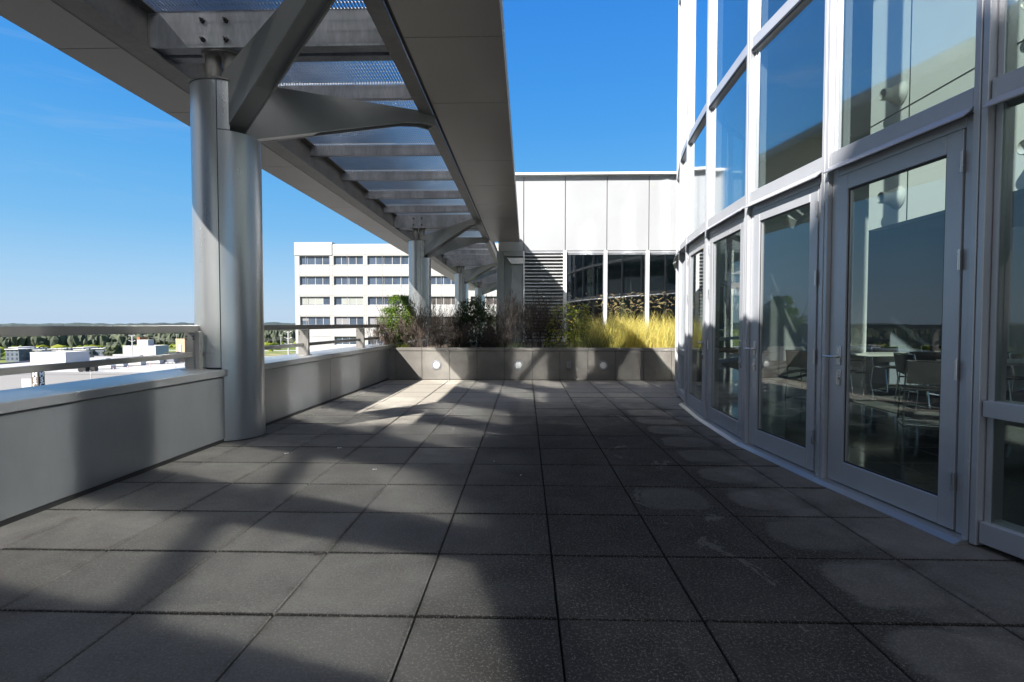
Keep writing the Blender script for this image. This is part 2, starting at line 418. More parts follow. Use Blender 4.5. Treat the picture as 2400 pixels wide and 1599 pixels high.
# ------------------------------------------------------------------ columns
def make_column():
    t = empty('support_column', (0,0,0))
    r = .335
    MB().arc(0,0,r+.008, 76.6, 283.4, .79, 3.77, .014, 40).build('outer_cladding', M['colsh'], t)
    MB().arc(0,0,r+.002, -75.6, 75.6, .012, 3.26, .014, 32).build('inner_cladding', M['colsh'], t)
    mb = MB(); mb.arc(0,0,r+.002, -75.6, -56, 3.268, 3.77, .014, 8); mb.arc(0,0,r+.002, 56, 75.6, 3.268, 3.77, .014, 8)
    mb.build('upper_cladding', M['colsh'], t)
    mb = MB(); mb.lathe([(0,.005),(r-.03,.005),(r-.03,3.24),(0,3.24)], (0,0,0), (0,0,1), 32); mb.box(-.22,.10,-.2,.2,3.2,3.76)
    mb.build('core', M['dark'], t)
    mb = MB()                                   # lid over the cladding, cut by the braces
    ang = [50+260*k/30 for k in range(31)]
    poly = [(math.cos(R(a))*(r+.02), math.sin(R(a))*(r+.02)) for a in ang]
    mb.prism(poly, 3.772, 3.792, 'z'); mb.build('lid_plate', M['steel'], t)
    for x in (-.135, .065):
        MB().tube([(x,0,3.78),(x,0,4.155)], .083, 20).build('stub_pipe', M['steel'], t)
    mb = MB(); ang = [2*math.pi*k/28 for k in range(28)]
    mb.prism([(-.035+.215*math.cos(a), .15*math.sin(a)) for a in ang], 4.155, 4.175, 'z'); mb.build('head_plate', M['steel'], t)
    for s in (-1, 1):
        d = Vector((1.935, 1.66*s, 0)).normalized(); w = Vector((-d.y, d.x, 0))
        def fr(a, bb, z): p = d*a + w*bb; return (p.x, p.y, z)
        side = [(.15,3.262),(2.12,3.93),(2.40,3.985),(2.56,3.985),(2.56,4.135),(2.32,4.135),(.15,3.90)]
        mb = MB(fr); mb.prism(side, -.098, -.080, 'y'); mb.prism(side, .080, .098, 'y')
        def strip(pts, z0, z1):
            for (a0, h0), (a1, h1) in zip(pts, pts[1:]):
                mb.add([(a0,-.079,h0+z0),(a0,.079,h0+z0),(a1,.079,h1+z0),(a1,-.079,h1+z0),(a0,-.079,h0+z1),(a0,.079,h0+z1),(a1,.079,h1+z1),(a1,-.079,h1+z1)],
                       [(3,2,1,0),(4,5,6,7),(0,1,5,4),(1,2,6,5),(2,3,7,6),(3,0,4,7)])
        strip([(.15,3.90),(2.32,4.135),(2.56,4.135)], -.022, -.004)
        strip([(.15,3.262),(.95,3.533)], .006, .024)
        strip([(.95,3.60),(2.12,3.975),(2.40,4.03),(2.56,4.03)], .0, .018)
        mb.add([(.95,-.079,3.54),(.95,.079,3.54),(1.18,.079,3.68),(1.18,-.079,3.68)], [(0,1,2,3)])
        mb.box(2.56,2.575,-.098,.098,3.985,4.135)
        br = mb.build('brace_arm', M['arm'], t)
    return t
COLLAB = ['silver column with its two braces, behind the viewer at the near end of the canopy',
          'large silver column with two braces in the left foreground, straddling the parapet',
          'second silver column, rising behind the green leafy bush of the planter',
          'third silver column, behind the dark green mound of the planter',
          'farthest silver column, smallest of the row beside the white building']
proto = make_column()
for k, y in enumerate(COLS):
    c = proto if k == 0 else copy_tree(proto)
    c.location = (CX + .0*k, y, 0)
    tag(c, COLLAB[k], 'column', 'columns carrying the canopy')
# ------------------------------------------------------------------ white rooftop building behind the planter
def thing(name, loc, label, cat, group=None):
    t = empty(name, loc); tag(t, label, cat, group); return t
def P2(mb, name, m, t, sub=None, fixn=True):
    """link a mesh built in world coordinates under thing t (or under its part sub)"""
    o = mb.build(name, m, None, fixn)
    if sub is not None: o.parent = sub
    else:
        o.parent = t; o.matrix_parent_inverse = Matrix.Translation(-Vector(t.location))
    return o
WY = 18.55
wb = thing('penthouse_building', (2, 21, 0), 'white panelled rooftop building with louvre and dark windows, behind the planter', 'building')
pj = [-.98, -.077, 1.375, 2.825, 4.28, 5.73, 7.18, 8.6]
for x0, x1 in zip(pj, pj[1:]):
    P2(MB().cbox(x0+.012, x1-.012, WY, WY+.06, 3.80, 6.40, .006), 'wall_panel', M['white'], wb)
    P2(MB().cbox(x0+.003, x1-.003, WY-.17, WY+.5, 6.40, 6.475, .006), 'coping', M['whitetrim'], wb)
P2(MB().box(-.97, 8.6, WY+.05, WY+.084, 3.81, 6.395), 'joint_backing', M['steel'], wb)
mb = MB(); mb.box(-.97, 8.6, WY+.085, WY+.3, 3.82, 6.39); mb.box(-.97,-.9, WY+.3, 26, 0, 6.39); mb.box(-.97, 8.6, 26, 26.2, -.2, 6.39); mb.box(-.97, 8.6, WY+.3, 26, 6.2, 6.38)
P2(mb, 'wall', M['white'], wb)
P2(MB().box(-.97, 8.6, WY+.3, 26, .0, .06), 'floor_slab', M['icarpet'], wb)
P2(MB().box(-.9, 8.6, WY+.3, 26, 3.78, 3.86), 'ceiling', M['iceil'], wb)
P2(MB().box(-.9, 8.6, 23.2, 23.3, .06, 3.78), 'inner_wall', M['iblue'], wb)
P2(MB().box(-.02, 8.6, WY+.02, WY+.2, 3.725, 3.795), 'window_head', M['frame'], wb)
# corner pier, recessed bay and the white bracket ledge
P2(MB().cbox(-1.03, -.77, WY-.03, WY+.35, 0, 3.795, .01), 'corner_pier', M['alum'], wb)
P2(MB().box(-.765, -.10, WY+.30, WY+.4, 0, 3.795), 'recessed_wall', M['alum'], wb)
mb = MB(); mb.box(-.765,-.10, WY-.0, WY+.295, 3.62, 3.795); P2(mb, 'lintel', M['alum'], wb)
mb = MB(); mb.prism([(-.52,3.36),(-.10,3.36),(-.10,3.56),(-.66,3.56)], WY+.02, WY+.29); P2(mb, 'ledge', M['whitetrim'], wb)
mb = MB(); mb.prism([(-.62,.2),(-.50,3.3),(-.12,3.355),(-.12,.2)], WY+.16, WY+.29); P2(mb, 'pilaster', M['alum'], wb)
# louvre
lv = P2(MB().box(-.04, 1.30, WY+.16, WY+.18, .3, 3.72), 'louver_back', M['dark'], wb)
mb = MB(); z = .42
while z < 3.70:
    mb.prism([(WY+.02, z-.030),(WY+.13, z+.035),(WY+.13, z+.047),(WY+.02, z-.018)], -.04, 1.30, 'x')
    mb.box(-.04, 1.30, WY+.008, WY+.0198, z-.034, z-.006); z += .1195
P2(mb, 'louver', M['louver'], wb)
mb = MB(); mb.cbox(-.10,-.045, WY-.03, WY+.12, .2, 3.795, .004); mb.cbox(1.305,1.42, WY-.03, WY+.12, .2, 3.795, .004)
for x in (2.78, 4.24, 5.70, 7.15): mb.cbox(x-.045, x+.055, WY-.03, WY+.12, .2, 3.795, .004)
P2(mb, 'mullion', M['whitetrim'], wb)
for x0, x1 in ((1.425,2.73),(2.84,4.19),(4.30,5.65),(5.76,7.10)):
    mb = MB(); xm = (x0+x1)/2
    mb.box(x0, x1, WY+.03, WY+.10, 3.665, 3.72); mb.box(x0, x1, WY+.03, WY+.10, .3, .38); mb.box(x0, x1, WY+.04, WY+.09, 1.02, 1.06)
    mb.box(x0, x0+.03, WY+.03, WY+.10, .385, 3.66); mb.box(x1-.03, x1, WY+.03, WY+.10, .385, 3.66)
    w = P2(mb, 'window', M['galv'], wb)
    P2(MB().box(x0+.03, x1-.03, WY+.06, WY+.075, .38, 3.665), 'pane', M['wglass'], wb, w)

# ------------------------------------------------------------------ planter
PF = 11.6
pl = thing('planter_box', (0, PF, 0), 'long concrete tile planter across the end of the terrace', 'planter')
pjx = [-3.10, -2.85]+[PX+PS*k for k in range(-5, 6)]
pjx = [-3.06, -2.887] + [PX+PS*k for k in range(-4, 7)]
for x0, x1 in zip(pjx, pjx[1:]):
    P2(MB().cbox(x0+.004, x1-.004, PF, PF+.05, .012, .638, .004), 'wall_tile', M['planter'], pl)
    P2(MB().cbox(x0+.003, x1-.003, PF-.012, PF+.24, .648, .712, .006), 'cap_tile', M['planter'], pl)
P2(MB().box(-3.06, 4.0, PF+.02, PF+.22, 0, .655), 'backing', M['rubber'], pl)
sl = MB()
nx, ny = 60, 40; rs = random.Random(3)
vs = []
for j in range(ny+1):
    for i in range(nx+1):
        x = -3.06 + 8.6*i/nx; y = PF+.2 + 6.6*j/ny
        vs.append((x, y, .60 + .05*noise.noise((x*2.1, y*2.1, 0)) + .02*noise.noise((x*9, y*9, 3))))
sl.add(vs, [(j*(nx+1)+i, j*(nx+1)+i+1, (j+1)*(nx+1)+i+1, (j+1)*(nx+1)+i) for j in range(ny) for i in range(nx)], True)
P2(sl, 'soil', M['soil'], pl, fixn=False)

def planter_light(x, z, label, ring_dark):
    t = thing('planter_light', (x, PF, z), label, 'light', 'round lights set in the planter')
    mb = MB(); mb.lathe([(.071,-.004),(.071,-.016),(.098,-.016),(.106,-.008),(.106,.0),(.071,.0)], (0,0,0), (0,1,0), 36)
    mb.build('rim', M['galv'], t)
    mb = MB(); mb.lathe([(0,-.020),(.028,-.0195),(.055,-.016),(.070,-.010),(.070,0)], (0,0,0), (0,1,0), 36)
    mb.build('lens', M['lens'], t)
    mb = MB()
    for a in ((45,135,225,315) if not ring_dark else (90,270)):
        c, s = math.cos(R(a)), math.sin(R(a))
        mb.tube([(c*.072,-.018,s*.072),(c*.106,-.014,s*.106)], .006, 6)
    mb.build('clips', M['steel'], t)
planter_light(-1.985, .335, 'round light in the sunlit left tiles of the planter, ring with four clips', False)
planter_light(-.165, .335, 'round light in the shaded middle tiles of the planter', True)
planter_light(1.70, .335, 'round light in the right part of the planter, right of the outlet box', True)
t = thing('outlet_box', (.945, PF, .335), 'small grey outlet box on the planter tiles between two round lights', 'outlet')
mb = MB(); mb.cbox(-.045,.045,-.02,-.001,-.075,.075,.004); mb.build('back_plate', M['galv'], t)
mb = MB(); mb.prism([(-.021,.06),(-.062,.03),(-.066,-.058),(-.021,-.06)], -.036, .036, 'x'); mb.build('hood', M['steel'], t)

# ------------------------------------------------------------------ curved glass front
gb = thing('glass_building', (4.5, 6, 0), 'tall curved glass building front with silver frames and doors, on the right of the terrace', 'building')
def bay(k):
    (xa, ya), (xb, yb) = FP[k], FP[k+1]
    L = math.hypot(xb-xa, yb-ya); tx, ty = (xb-xa)/L, (yb-ya)/L
    def fr(s, d, z): return (xa + tx*s - ty*d, ya + ty*s + tx*d, z)      # s along, d outwards
    return L, fr
def B(mb, name, m, sub=None, fixn=True): return P2(mb, name, m, gb, sub, fixn)
TOP = 11.0
TR = [(2.44, 2.575), (4.00, 4.11), (7.3, 7.41), (TOP-.12, TOP)]
NB = len(FP)-1
DOORS = {5: 'lo', 6: 'lo', 7: 'hi', 8: 'hi'}        # bays with doors: hinges at the near (lo) or far (hi) end of the bay
for k, (x, y) in enumerate(FP):
    if k == 0 or k == NB: dx, dy = (FP[min(k+1,NB)][0]-FP[max(k-1,0)][0]), (FP[min(k+1,NB)][1]-FP[max(k-1,0)][1])
    else: dx, dy = FP[k+1][0]-FP[k-1][0], FP[k+1][1]-FP[k-1][1]
    L = math.hypot(dx, dy); tx, ty = dx/L, dy/L
    def fr(s, d, z, x=x, y=y, tx=tx, ty=ty): return (x+tx*s-ty*d, y+ty*s+tx*d, z)
    mb = MB(fr); mb.cbox(-.040, -.004, -.13, .045, .01, TOP, .003); mb.cbox(.004, .040, -.13, .045, .01, TOP, .003); mb.box(-.03, .03, -.11, .03, .01, TOP)
    B(mb, 'mullion', M['frame'])
for k in range(NB):
    L, fr = bay(k)
    a, c = .046, L-.046
    for (z0, z1) in TR:
        mb = MB(fr); mb.cbox(a, c, -.12, .035, z0, z1, .003)
        if z0 < 3:
            mb.add([fr_ for fr_ in [(a,.036,z0+.03),(c,.036,z0+.03),(c,.10,z0-.025),(a,.10,z0-.025),(a,.036,z0+.018),(c,.036,z0+.018),(c,.097,z0-.032),(a,.097,z0-.032)]],
                   [(0,1,2,3),(7,6,5,4),(3,2,6,7),(0,4,5,1),(1,5,6,2),(0,3,7,4)])
        else:
            mb.box(a, c, -.05, .028, z0-.035, z0-.001)
        B(mb, 'transom', M['frame'])
        if z0 > 3:
            B(MB(fr).box(a, c, -.03, .040, z0-.028, z0-.004), 'gasket', M['rubber'])
    levels = [(2.575, 3.965), (4.11, 7.265), (7.41, TOP-.155)]
    for z0, z1 in levels:
        B(MB(fr).box(a, a+.03, -.03, .0, z0, z1), 'glazing_bead', M['frame']); B(MB(fr).box(c-.03, c, -.03, .0, z0, z1), 'glazing_bead', M['frame'])
        B(MB(fr).box(a+.031, c-.031, -.024, -.006, z0+.001, z1-.001), 'pane', M['glass'])
    if k in DOORS:
        hi = DOORS[k] == 'hi'
        def fx(s): return s if not hi else L-s         # measured from the hinge side
        mb = MB(fr)
        for s0, s1 in ((a, a+.062), (c-.062, c)): mb.cbox(s0, s1, -.10, .012, .03, 2.438, .003)
        mb.cbox(a+.064, c-.064, -.10, .012, 2.375, 2.438, .003)
        B(mb, 'door_jamb', M['frame'])
        s0, s1 = a+.068, c-.068; zb, zt = .035, 2.370; st = .105
        mb = MB(fr)
        mb.cbox(s0, s0+st, -.03, .022, zb, zt, .003); mb.cbox(s1-st, s1, -.03, .022, zb, zt, .003)
        mb.cbox(s0+st+.001, s1-st-.001, -.03, .022, zt-.115, zt, .003); mb.cbox(s0+st+.001, s1-st-.001, -.03, .022, zb, zb+.165, .003)
        mb.box(s0+st, s0+st+.014, -.02, .008, zb+.165, zt-.115); mb.box(s1-st-.014, s1-st, -.02, .008, zb+.165, zt-.115)
        dr = B(mb, 'door', M['frame'])
        mb = MB(fr); mb.box(s0+st+.013, s1-st-.013, -.014, -.002, zb+.17, zt-.12); B(mb, 'door_pane', M['dglass'], dr)
        mb = MB(fr)
        for q0, q1 in ((s0+st+.001, s0+st+.013), (s1-st-.013, s1-st-.001)): mb.box(q0, q1, -.0015, .0095, zb+.166, zt-.116)
        mb.box(s0+st+.014, s1-st-.014, -.0015, .0095, zt-.128, zt-.1155); mb.box(s0+st+.014, s1-st-.014, -.0015, .0095, zb+.1655, zb+.177)
        B(mb, 'glazing_gasket', M['rubber'], dr)
        for zh in (.32, .98, 1.62, 2.18):
            mb = MB(fr); sh = fx(a+.066)
            mb.tube([(sh, .031, zh-.06), (sh, .031, zh+.06)], .0095, 10)
            lo, hi_ = sorted((fx(a+.066), fx(a+.098))); hp = MB(fr).cbox(lo, hi_, .023, .0255, zh-.055, zh+.055, .001)
            for dz in (-.03, 0., .03): mb.tube([(sh,.031,zh+dz-.0015),(sh,.031,zh+dz+.0015)], .0104, 10)
            B(mb, 'hinge', M['satin'], dr); B(hp, 'hinge_leaf', M['frame'], dr)
        mb = MB(fr); sc = L-(a+.068+.055) if not hi else (a+.068+.055); dirn = -1 if not hi else 1
        mb.cbox(sc-.022, sc+.022, .022, .032, .935, 1.075, .003); mb.cbox(sc-.022, sc+.022, .022, .032, .78, .90, .003)
        mb.tube([(sc, .03, 1.0), (sc, .07, 1.0), (sc - dirn*(-.018), .078, 1.0), (sc + dirn*(-.10), .078, .998)], [.011,.011,.011,.009], 10)
        mb.tube([(sc, .03, .84), (sc, .042, .84)], .014, 12)
        B(mb, 'handle', M['satin'], dr)
        mb = MB(fr)
        mb.add([(0,.012,.028),(L,.012,.028),(L,.085,.024),(0,.085,.024),(0,.13,.004),(L,.13,.004),(0,-.12,.028),(L,-.12,.028),(0,.13,-.02),(L,.13,-.02),(0,-.12,-.02),(L,-.12,-.02)],
               [(6,7,1,0),(0,1,2,3),(3,2,5,4),(4,5,9,8),(8,9,11,10),(10,11,7,6),(6,0,3,4,8,10),(7,11,9,5,2,1)])
        B(mb, 'threshold', M['cap'])
    else:
        mb = MB(fr); mb.cbox(a, c, -.12, .035, .03, .15, .003); B(mb, 'bottom_rail', M['frame'])
        mb = MB(fr); mb.cbox(a, c, -.12, .035, .735, .825, .003); B(mb, 'mid_rail', M['frame'])
        for z0, z1 in ((.15, .735), (.825, 2.44)):
            B(MB(fr).box(a, a+.03, -.03, .0, z0, z1), 'glazing_bead', M['frame']); B(MB(fr).box(c-.03, c, -.03, .0, z0, z1), 'glazing_bead', M['frame'])
            B(MB(fr).box(a+.031, c-.031, -.024, -.006, z0+.001, z1-.001), 'pane', M['dglass'])
# ---- interior of the glass building
inn = [(x+.16, y) for x, y in FP]
poly = inn + [(15.5, 18.0), (15.5, -2.95)]
B(MB().prism(poly, -.3, .0, 'z'), 'interior_floor', M['itile'])
roof = [(x-.02, y) for x, y in FP] + [(15.7, 18.0), (15.7, -2.95)]
B(MB().prism(roof, TOP+.005, TOP+.5, 'z'), 'roof', M['white'])
B(MB().prism([(5.3,-2.9),(5.12,3),(5.1,6.2),(5.25,9),(5.6,13),(6.2,17.9),(15.4,17.9),(15.4,-2.9)], .004, .012, 'z'), 'carpet', M['icarpet'])
B(MB().prism([(x+.2, y) for x, y in FP] + [(15.3, 17.7), (15.3, -2.7)], 7.33, 7.6, 'z'), 'sun_block_slab', M['iceil'])  # slab added inside to keep direct sun off the back wall
# tile joints
mb = MB()
for k in range(5):
    x = 2.7 + .6*k
    mb.box(x-.002, x+.002, 1., 12., .001, .0022)
for k in range(18):
    y = .5+.61*k; xx = front_x(y)+.2
    mb.box(xx, 5.1, y-.002, y+.002, .0008, .002)
B(mb, 'tile_joints', M['galv'])
# bulkhead with air nozzles, low ceiling behind it
bk = B(MB().box(4.16, 4.30, 1.2, 6.55, 2.38, 5.2), 'bulkhead', M['iwall'])
B(MB().box(4.31, 15.4, -2.9, 6.55, 2.42, 2.55), 'low_ceiling', M['iceil'])
B(MB().box(4.31, 15.4, 6.35, 6.545, 2.56, 5.2), 'upper_wall', M['iwall'])
mb = MB()
for y in (2.5,3.35,4.2,5.05,5.9): mb.box(4.152, 4.1595, y-.004, y+.004, 2.385, 5.19)
for z in (3.62,): mb.box(4.154, 4.1595, 1.2, 6.55, z-.004, z+.004)
B(mb, 'panel_joint', M['rubber'], bk)
for y in (2.6, 4.35, 6.05):
    for z in (2.66, 3.80):
        mb = MB(); mb.lathe([(.125,0),(.125,-.012),(.098,-.04),(.09,-.08),(.066,-.11),(.064,-.19),(.056,-.195),(.052,-.18),(.052,-.02)], (4.158, y, z), (1,0,0), 28)
        B(mb, 'air_nozzle', M['iceil'], bk)
B(MB().box(15.35, 15.5, -2.95, 3.5, 0, TOP), 'end_wall', M['iwall'])
B(MB().box(4.75, 15.5, -2.95, -2.8, 0, TOP), 'side_wall', M['iblue'])
B(MB().box(7.4, 15.5, 17.85, 18.0, 0, TOP), 'side_wall', M['iwall'])
B(MB().box(9.6, 9.75, -2.8, 4.6, 0.012, 2.42), 'partition', M['iblue'])
B(MB().box(9.0, 9.6, 4.6, 5.2, .012, 2.42), 'square_pier', M['iwall'])
# far glazing and the atrium steel seen through the high panes
mb = MB()
for k in range(12):
    y = 6.75 + 1.0*k; mb.box(10.9, 11.05, y-.055, y+.055, 0, TOP)
for z in (.1, 1.0, 2.5, 4.05, 5.6, 7.2, 8.8): mb.box(10.92, 11.03, 6.7, 17.8, z-.05, z+.05)
B(mb, 'far_mullions', M['steel'])
mb = MB()
for k in range(5):
    y = 3.6 + 1.19*k; mb.box(15.38, 15.5, y-.04, y+.04, 0, 2.42)
B(mb, 'far_mullions', M['frame'])
for x0, y0, z0, x1, y1, z1 in ((5.2,7.3,3.2,10.7,10.2,7.4),(5.6,11.4,3.4,10.7,13.2,7.4)):
    B(MB().tube([(x0,y0,z0),(x1,y1,z1)], .17, 4, True, False), 'brace_beam', M['iceil'])
B(MB().box(5.5, 5.85, 9.2, 9.55, 0.01, TOP), 'square_post', M['iwall'])
# upper gallery slab seen through the high panes
def wfr(s, d, z): return (6.75+.88*s-.475*d, 11.6-.475*s-.88*d, z)
B(MB(wfr).box(0, 4.4, 0, .15, .012, 3.4), 'back_wall', M['iblue'])
B(MB(wfr).box(2.5, 3.0, .16, .45, .012, 3.4), 'white_pier', M['iwall'])

# ---- furniture seen through the doors
def make_table():
    t = empty('meeting_table', (0,0,0))
    MB().cbox(-.9,.9,-.38,.38,.715,.745,.006).build('tabletop', M['table'], t)
    for x in (-.7,.7):
        mb = MB(); mb.tube([(x,-.3,.025),(x,.3,.025)], .02, 8); mb.tube([(x,0,.03),(x,0,.714)], .022, 10); mb.box(x-.03,x+.03,-.25,.25,.70,.7145)
        mb.build('leg', M['chrome'], t)
    return t
tb = make_table()
TB = [((6.6,7.15),8,'pale table top nearest the big glass door inside'),((6.3,8.9),4,'pale table in the second row inside, behind the nearest one'),((8.9,7.0),-5,'pale table beside the dark partition deep inside'),((6.2,5.15),90,'pale table seen through the fixed pane at the right edge'),((8.4,9.6),12,'pale table farthest inside towards the far windows')]
for k, (p, a, l) in enumerate(TB):
    o = tb if k == 0 else copy_tree(tb)
    o.location = (*p, .012); o.rotation_euler = (0,0,R(a)); tag(o, l, 'table', 'tables inside the glass building')
def make_chair():
    t = empty('mesh_chair', (0,0,0))
    for s in (-1, 1):
        x = .25*s
        mb = MB()
        mb.tube([(x,-.24,.012),(x,.24,.012)], .0095, 8)
        mb.tube([(x,.24,.012),(x*.96,.16,.44),(x*.96,-.18,.445)], .0095, 8)
        mb.tube([(x,-.24,.012),(x*.97,-.20,.43),(x*.93,-.27,.80)], .0095, 8)
        mb.build('leg', M['chrome'], t)
    mb = MB(); mb.tube([(-.25,-.2,.012),(.25,-.2,.012)], .0085, 8); mb.tube([(-.2325,-.27,.80),(.2325,-.27,.80)], .0095, 8); mb.tube([(-.25,.22,.012),(.25,.22,.012)], .0085, 8)
    mb.build('stretcher', M['chrome'], t)
    def sheet(f, n=8, m=6, th=.012):
        vs = [f(i/n, j/m, 0) for j in range(m+1) for i in range(n+1)] + [f(i/n, j/m, th) for j in range(m+1) for i in range(n+1)]
        o = (n+1)*(m+1); fs = []
        for j in range(m):
            for i in range(n):
                a = j*(n+1)+i; fs += [(a,a+1,a+n+2,a+n+1),(o+a+n+1,o+a+n+2,o+a+1,o+a)]
        for i in range(n):
            fs += [(i+1,i,o+i,o+i+1),(m*(n+1)+i,m*(n+1)+i+1,o+m*(n+1)+i+1,o+m*(n+1)+i)]
        for j in range(m):
            a = j*(n+1); c = a+n; fs += [(a,a+n+1,o+a+n+1,o+a),(c+n+1,c,o+c,o+c+n+1)]
        return vs, fs
    mb = MB(); mb.add(*sheet(lambda u, v, q: ((u-.5)*.46, -.19+v*.42, .448+q-.03*math.sin(math.pi*u)*math.sin(math.pi*v))), True); mb.build('seat', M['mesh'], t)
    mb = MB(); mb.add(*sheet(lambda u, v, q: ((u-.5)*(.455-.02*v), -.215-.055*v-.03*math.sin(math.pi*u)-q, .52+v*.27)), True); mb.build('backrest', M['mesh'], t)
    for s in (-1, 1):
        mb = MB(); mb.tube([(s*.238,-.24,.63),(s*.28,-.18,.655),(s*.28,.08,.655)], .011, 8); mb.build('armrest', M['mesh'], t)
    return t
ch = make_chair()
CHS = [((4.95,6.62),-28,.001,'chrome sled chair with dark mesh, alone in front of the tables behind the big door'),
 ((5.75,7.75),-95,.012,'dark mesh chair at the left end of the nearest table inside'),
 ((6.75,6.45),8,.012,'dark mesh chair pushed to the near side of the nearest table inside'),
 ((6.1,7.95),176,.012,'dark mesh chair between the first and second table rows inside, left of its pair'),
 ((7.1,7.85),185,.012,'dark mesh chair between the first and second table rows inside, right of its pair'),
 ((5.3,8.75),-88,.012,'dark mesh chair at the left end of the second table row inside'),
 ((6.7,9.75),178,.012,'dark mesh chair at the back of the second table row inside'),
 ((8.4,6.3),5,.012,'dark mesh chair on the near side of the table beside the partition'),
 ((9.4,7.7),180,.012,'dark mesh chair behind the table beside the partition'),
 ((5.6,4.7),-85,.012,'dark mesh chair seen through the fixed pane at the right edge'),
 ((8.0,10.3),170,.012,'dark mesh chair behind the farthest table inside'),
 ((4.75,8.95),-60,.001,'chrome legged chair seen through the second glass door')]
for k, (p, a, z, l) in enumerate(CHS):
    o = ch if k == 0 else copy_tree(ch)
    o.location = (*p, z); o.rotation_euler = (0,0,R(a)); tag(o, l, 'chair', 'mesh chairs inside the glass building')
# ------------------------------------------------------------------ planting
def leafmat(name, c1, c2, rough=.55, trans=.35):
    m, nt, out = nodes(name)
    b = N(nt, 'ShaderNodeBsdfPrincipled'); b.inputs['Roughness'].default_value = rough; b.inputs['Specular IOR Level'].default_value = .35
    ge = N(nt, 'ShaderNodeNewGeometry')
    tc = N(nt, 'ShaderNodeTexCoord')
    f = math_(nt, 'ADD', math_(nt, 'MULTIPLY', ge.outputs['Random Per Island'], .7), math_(nt, 'MULTIPLY', noise_(nt, tc.outputs['Object'], 5., 2), .4), clamp=True)
    c = mixc(nt, f, c1, c2); nt.links.new(c, b.inputs['Base Color'])
    t = N(nt, 'ShaderNodeBsdfTranslucent'); nt.links.new(c, t.inputs[0])
    mx = N(nt, 'ShaderNodeMixShader', i_0=trans); nt.links.new(b.outputs[0], mx.inputs[1]); nt.links.new(t.outputs[0], mx.inputs[2])
    nt.links.new(mx.outputs[0], out.inputs[0]); return m
M['leaf_g'] = leafmat('green_leaf', (.06,.12,.016), (.20,.31,.045), trans=.45)
M['leaf_d'] = leafmat('dark_green_leaf', (.022,.042,.012), (.065,.105,.028), trans=.25)
M['leaf_y'] = leafmat('yellowing_leaf', (.10,.17,.025), (.32,.34,.04), trans=.5)
M['leaf_gold'] = leafmat('gold_leaf', (.55,.36,.05), (.62,.48,.10))
M['leaf_blue'] = leafmat('grey_green_leaf', (.09,.12,.06), (.17,.20,.10), trans=.25)
M['twig']   = mat('dry_twig', (.05,.038,.030), .8, 0, .25, 14., col2=(.024,.019,.016))
M['twig_r'] = mat('reddish_dry_twig', (.085,.060,.046), .8, 0, .25, 9., col2=(.038,.028,.022))
M['twig_g'] = mat('grey_twig', (.085,.072,.064), .8, 0, .2, 9., col2=(.035,.03,.027))
M['straw']  = leafmat('straw_blade', (.52,.42,.09), (.70,.62,.20), rough=.5, trans=.45)
M['straw_g'] = leafmat('green_blade', (.11,.16,.04), (.32,.33,.09), rough=.5, trans=.4)
M['seed']   = leafmat('seed_head', (.50,.42,.20), (.66,.57,.33), rough=.7, trans=.5)

def rvec(r): 
    while True:
        v = Vector((r.uniform(-1,1), r.uniform(-1,1), r.uniform(-1,1)))
        if .05 < v.length <= 1: return v
def leaf(mb, p, d, up, L, W, fold=.25):
    d = d.normalized(); s = d.cross(up)
    if s.length < 1e-4: s = d.orthogonal()
    s.normalize(); n = s.cross(d)
    a = p; m1 = p + d*L*.45 + n*L*.04; e = p + d*L - n*L*.12
    mb.add([a, m1 + s*W*.5 + n*W*fold, e, m1 - s*W*.5 + n*W*fold, m1], [(0,4,1),(1,4,2),(0,3,4),(4,3,2)])
def twigs(mb, p, d, L, r, depth, rn, spread=.6, ends=None, n=3, upb=.15, kids_=(2,4), rmin=.0011):
    """branching stems; ends collects tip points and directions"""
    pts = [p]; q = p; dd = d.normalized(); seg = 4
    for i in range(seg):
        dd = (dd + rvec(rn)*.20 + Vector((0,0,upb*.3))).normalized(); q = q + dd*(L/seg); pts.append(q)
    rr = [max(rmin, r*(1-.55*i/seg)) for i in range(seg+1)]
    mb.tube(pts, rr, n, caps=False, smooth=False)
    if depth == 0:
        if ends is not None: ends.append((pts[-1], dd))
        return
    for k in range(rn.randint(*kids_)):
        i = rn.randint(1, seg); a = (dd + rvec(rn)*spread*1.6 + Vector((0,0,upb))).normalized()
        twigs(mb, pts[i], a, L*rn.uniform(.5,.8), max(rmin, r*.55), depth-1, rn, spread, ends, n, upb, kids_, rmin)
def blade(mb, p, d, L, W, bend, rn, seg=4):
    d = d.normalized(); h = Vector((d.x, d.y, 0))
    if h.length < 1e-3: h = Vector((rn.uniform(-1,1), rn.uniform(-1,1), 0))
    h.normalize(); s = Vector((-h.y, h.x, 0))
    tw = rn.uniform(-1.4,1.4); s = (s*math.cos(tw) + h*math.sin(tw))
    vs = []; q = p
    for i in range(seg+1):
        f = i/seg; w = W*(1-f*f*.9)
        vs += [q - s*w*.5, q + s*w*.5]
        d = (d + h*bend*f/seg*2 - Vector((0,0,bend*f*.9/seg*2))).normalized(); q = q + d*(L/seg)
    mb.add(vs, [(2*i, 2*i+1, 2*i+3, 2*i+2) for i in range(seg)])
    return q, d
SZ = .62
def plant(name, loc, label, cat, group=None): return thing(name, (*loc, SZ), label, cat, group)

